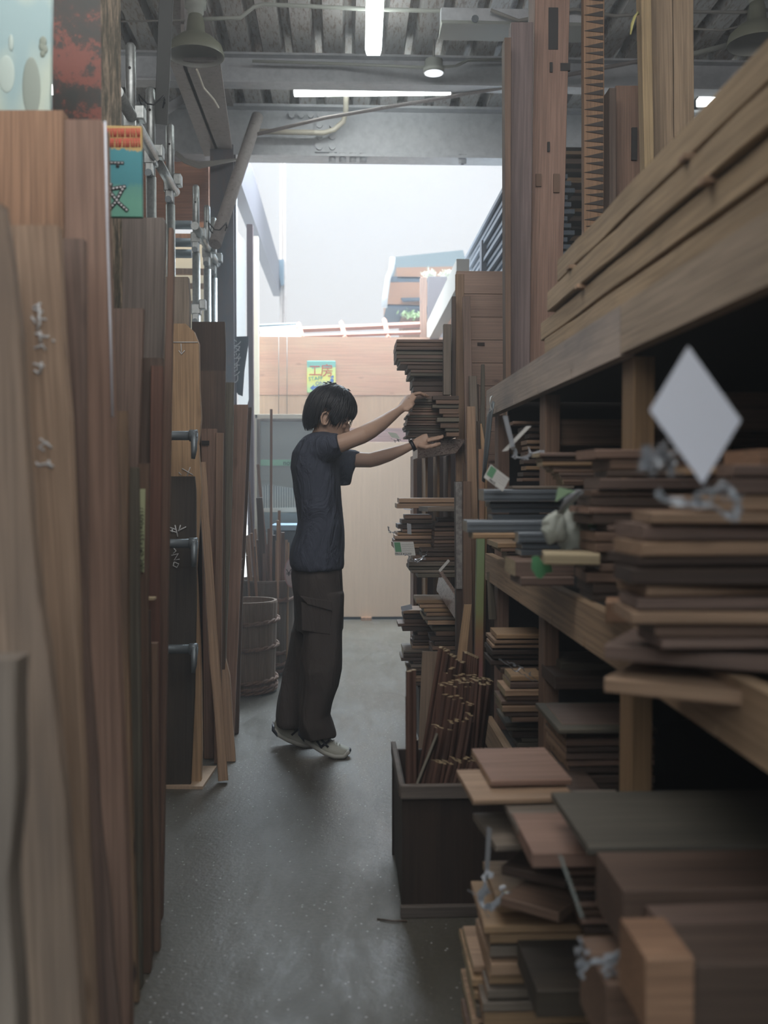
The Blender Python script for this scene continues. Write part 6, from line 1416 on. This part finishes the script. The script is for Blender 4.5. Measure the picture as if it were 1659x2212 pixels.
shoe([(590, 1575), (602, 1588), (622, 1599), (642, 1606), (660, 1611), (680, 1611), (693, 1603)], [(593, 1548), (614, 1546), (640, 1556), (658, 1574), (672, 1586), (686, 1594), (694, 1598)], 4.83, None,
     [((618, 1560), (642, 1580), 0), ((626, 1558), (646, 1572), 0), ((630, 1588), (646, 1574), 0)])
# --- hair
hair = MB()
def skull(az, el, ex=0.0):
    fx = .094 if math.cos(az) > 0 else .097
    s_ = math.sin(el); c = math.cos(el) if el > 0 else 1 - .34 * (el / 1.19) ** 2
    return Vector(((fx + ex) * math.cos(az) * c - .004, (.079 + ex) * math.sin(az) * c, .022 + (.099 + ex if el > 0 else .142) * s_))
def endel(az):
    a = abs(math.degrees(math.atan2(math.sin(az), math.cos(az))))
    pts = [(0, 6), (35, 0), (56, -8), (66, -27), (74, -28), (84, -22), (92, -2), (112, -2), (120, -46), (150, -56), (180, -59)]
    for (a0, e0), (a1, e1) in zip(pts, pts[1:]):
        if a <= a1: return math.radians(e0 + (e1 - e0) * (a - a0) / (a1 - a0))
    return math.radians(-68)
NA, NE = 72, 14
outer = []; inner = []
for i in range(NA):
    az = 2 * math.pi * i / NA; ee = endel(az); ro, ri = [], []
    for j in range(NE + 1):
        el = math.pi / 2 * .98 - (math.pi / 2 * .98 - ee) * j / NE; tq = j / NE
        ex = .019 - .006 * tq + .0035 * math.sin(az * 17 + j * .3) * (tq > .05) + .003 * noise.noise((az * 3, tq * 4, 0))
        ro.append(H(*skull(az, el, ex))); ri.append(H(*skull(az, el, -.004)))
    outer.append(ro); inner.append(ri)
vs = [v for c in outer for v in c] + [v for c in inner for v in c]; K = NE + 1; off = NA * K
fs = []
for i in range(NA):
    k = (i + 1) % NA
    for j in range(NE): fs.append((i*K+j, i*K+j+1, k*K+j+1, k*K+j)); fs.append((off+i*K+j, off+k*K+j, off+k*K+j+1, off+i*K+j+1))
    fs.append((i*K+NE, off+i*K+NE, off+k*K+NE, k*K+NE))
fs.append(tuple(i*K for i in range(NA)))
hair.add(vs, fs, 0, True)
rh = random.Random(4)
for k in range(420):
    az = rh.uniform(0, 2 * math.pi); ee = endel(az) - rh.uniform(-.03, .16); e0 = rh.uniform(.25, 1.5)
    swirl = rh.uniform(-.25, .25); pts = []; rs = []
    for j in range(8):
        q = j / 7; el = e0 + (ee - e0) * q; ex = .018 - .004 * q + .004 * math.sin(q * 3.1) + rh.uniform(-.001, .001)
        pts.append(H(*skull(az + swirl * q, el, ex))); rs.append((.0055 * (1 - .85 * q ** 2), .0028 * (1 - .8 * q ** 2)))
    hair.tube(pts, rs, 5)
for x, z_, dx in ((-.02, .143, -.02), (-.035, .140, -.03), (0, .142, .02), (.02, .140, .03), (-.05, .13, -.03)):   # crown tufts
    hair.tube([H(x, 0, z_ - .02), H(x + dx * .5, .01, z_), H(x + dx, .015, z_ - .002)], [(.010, .006), (.008, .004), (.001, .001)], 6)
hair.build('hair', HAIR, man)
# --- glasses and watch
gm = mat('thin_metal', (.55, .56, .58), .25, .9); gl_ = MB()
for s_ in (-1, 1):
    gl_.tube([H(-.005, s_ * .082, .004), H(.05, s_ * .078, .002), H(.094, s_ * .064, -.004)], .0016, 6)
    gl_.tube([H(.100, s_ * .034 + .024 * math.cos(a), -.010 + .019 * math.sin(a)) for a in [i * math.pi / 10 for i in range(21)]], .0013, 6, cap=False)
gl_.tube([H(.100, -.010, -.006), H(.104, 0, -.003), H(.100, .010, -.006)], .0013, 6)
gp = gl_.build('glasses', gm, man)
a, b = PY(889, 966, 4.85), PY(897, 961, 4.85); ax = (b - a).normalized()
mb = MB().tube([PY(888, 964.5, 4.85) , PY(895, 961, 4.85)], [.028, .026], 24, cap=True); wt = mb.build('wristwatch', BLACK, man)
cc = PY(888, 949.5, 4.84); MB().tube([cc + Vector((0, 0, -.004)), cc + Vector((-.002, 0, .004))], .014, 18).build('watch_case', gm, wt)

# ------------------------------------------------------------------ haze volume added for the lens glare around the opening
HZ = bpy.data.materials.new('haze'); HZ.use_nodes = True; nt = HZ.node_tree; nt.nodes.clear()
ou = nt.nodes.new('ShaderNodeOutputMaterial'); vs_ = nt.nodes.new('ShaderNodeVolumeScatter'); vs_.inputs['Density'].default_value = .028; vs_.inputs['Anisotropy'].default_value = .55; vs_.inputs['Color'].default_value = (.84, .92, 1, 1)
nt.links.new(vs_.outputs[0], ou.inputs['Volume'])
hz = MB().box((-2.5, -2.9, .02), (4.3, 9.2, 4.4)).build('haze', HZ); hz['kind'] = 'stuff'; hz['label'] = 'thin haze volume added for the lens glare around the bright opening'; hz['category'] = 'haze'
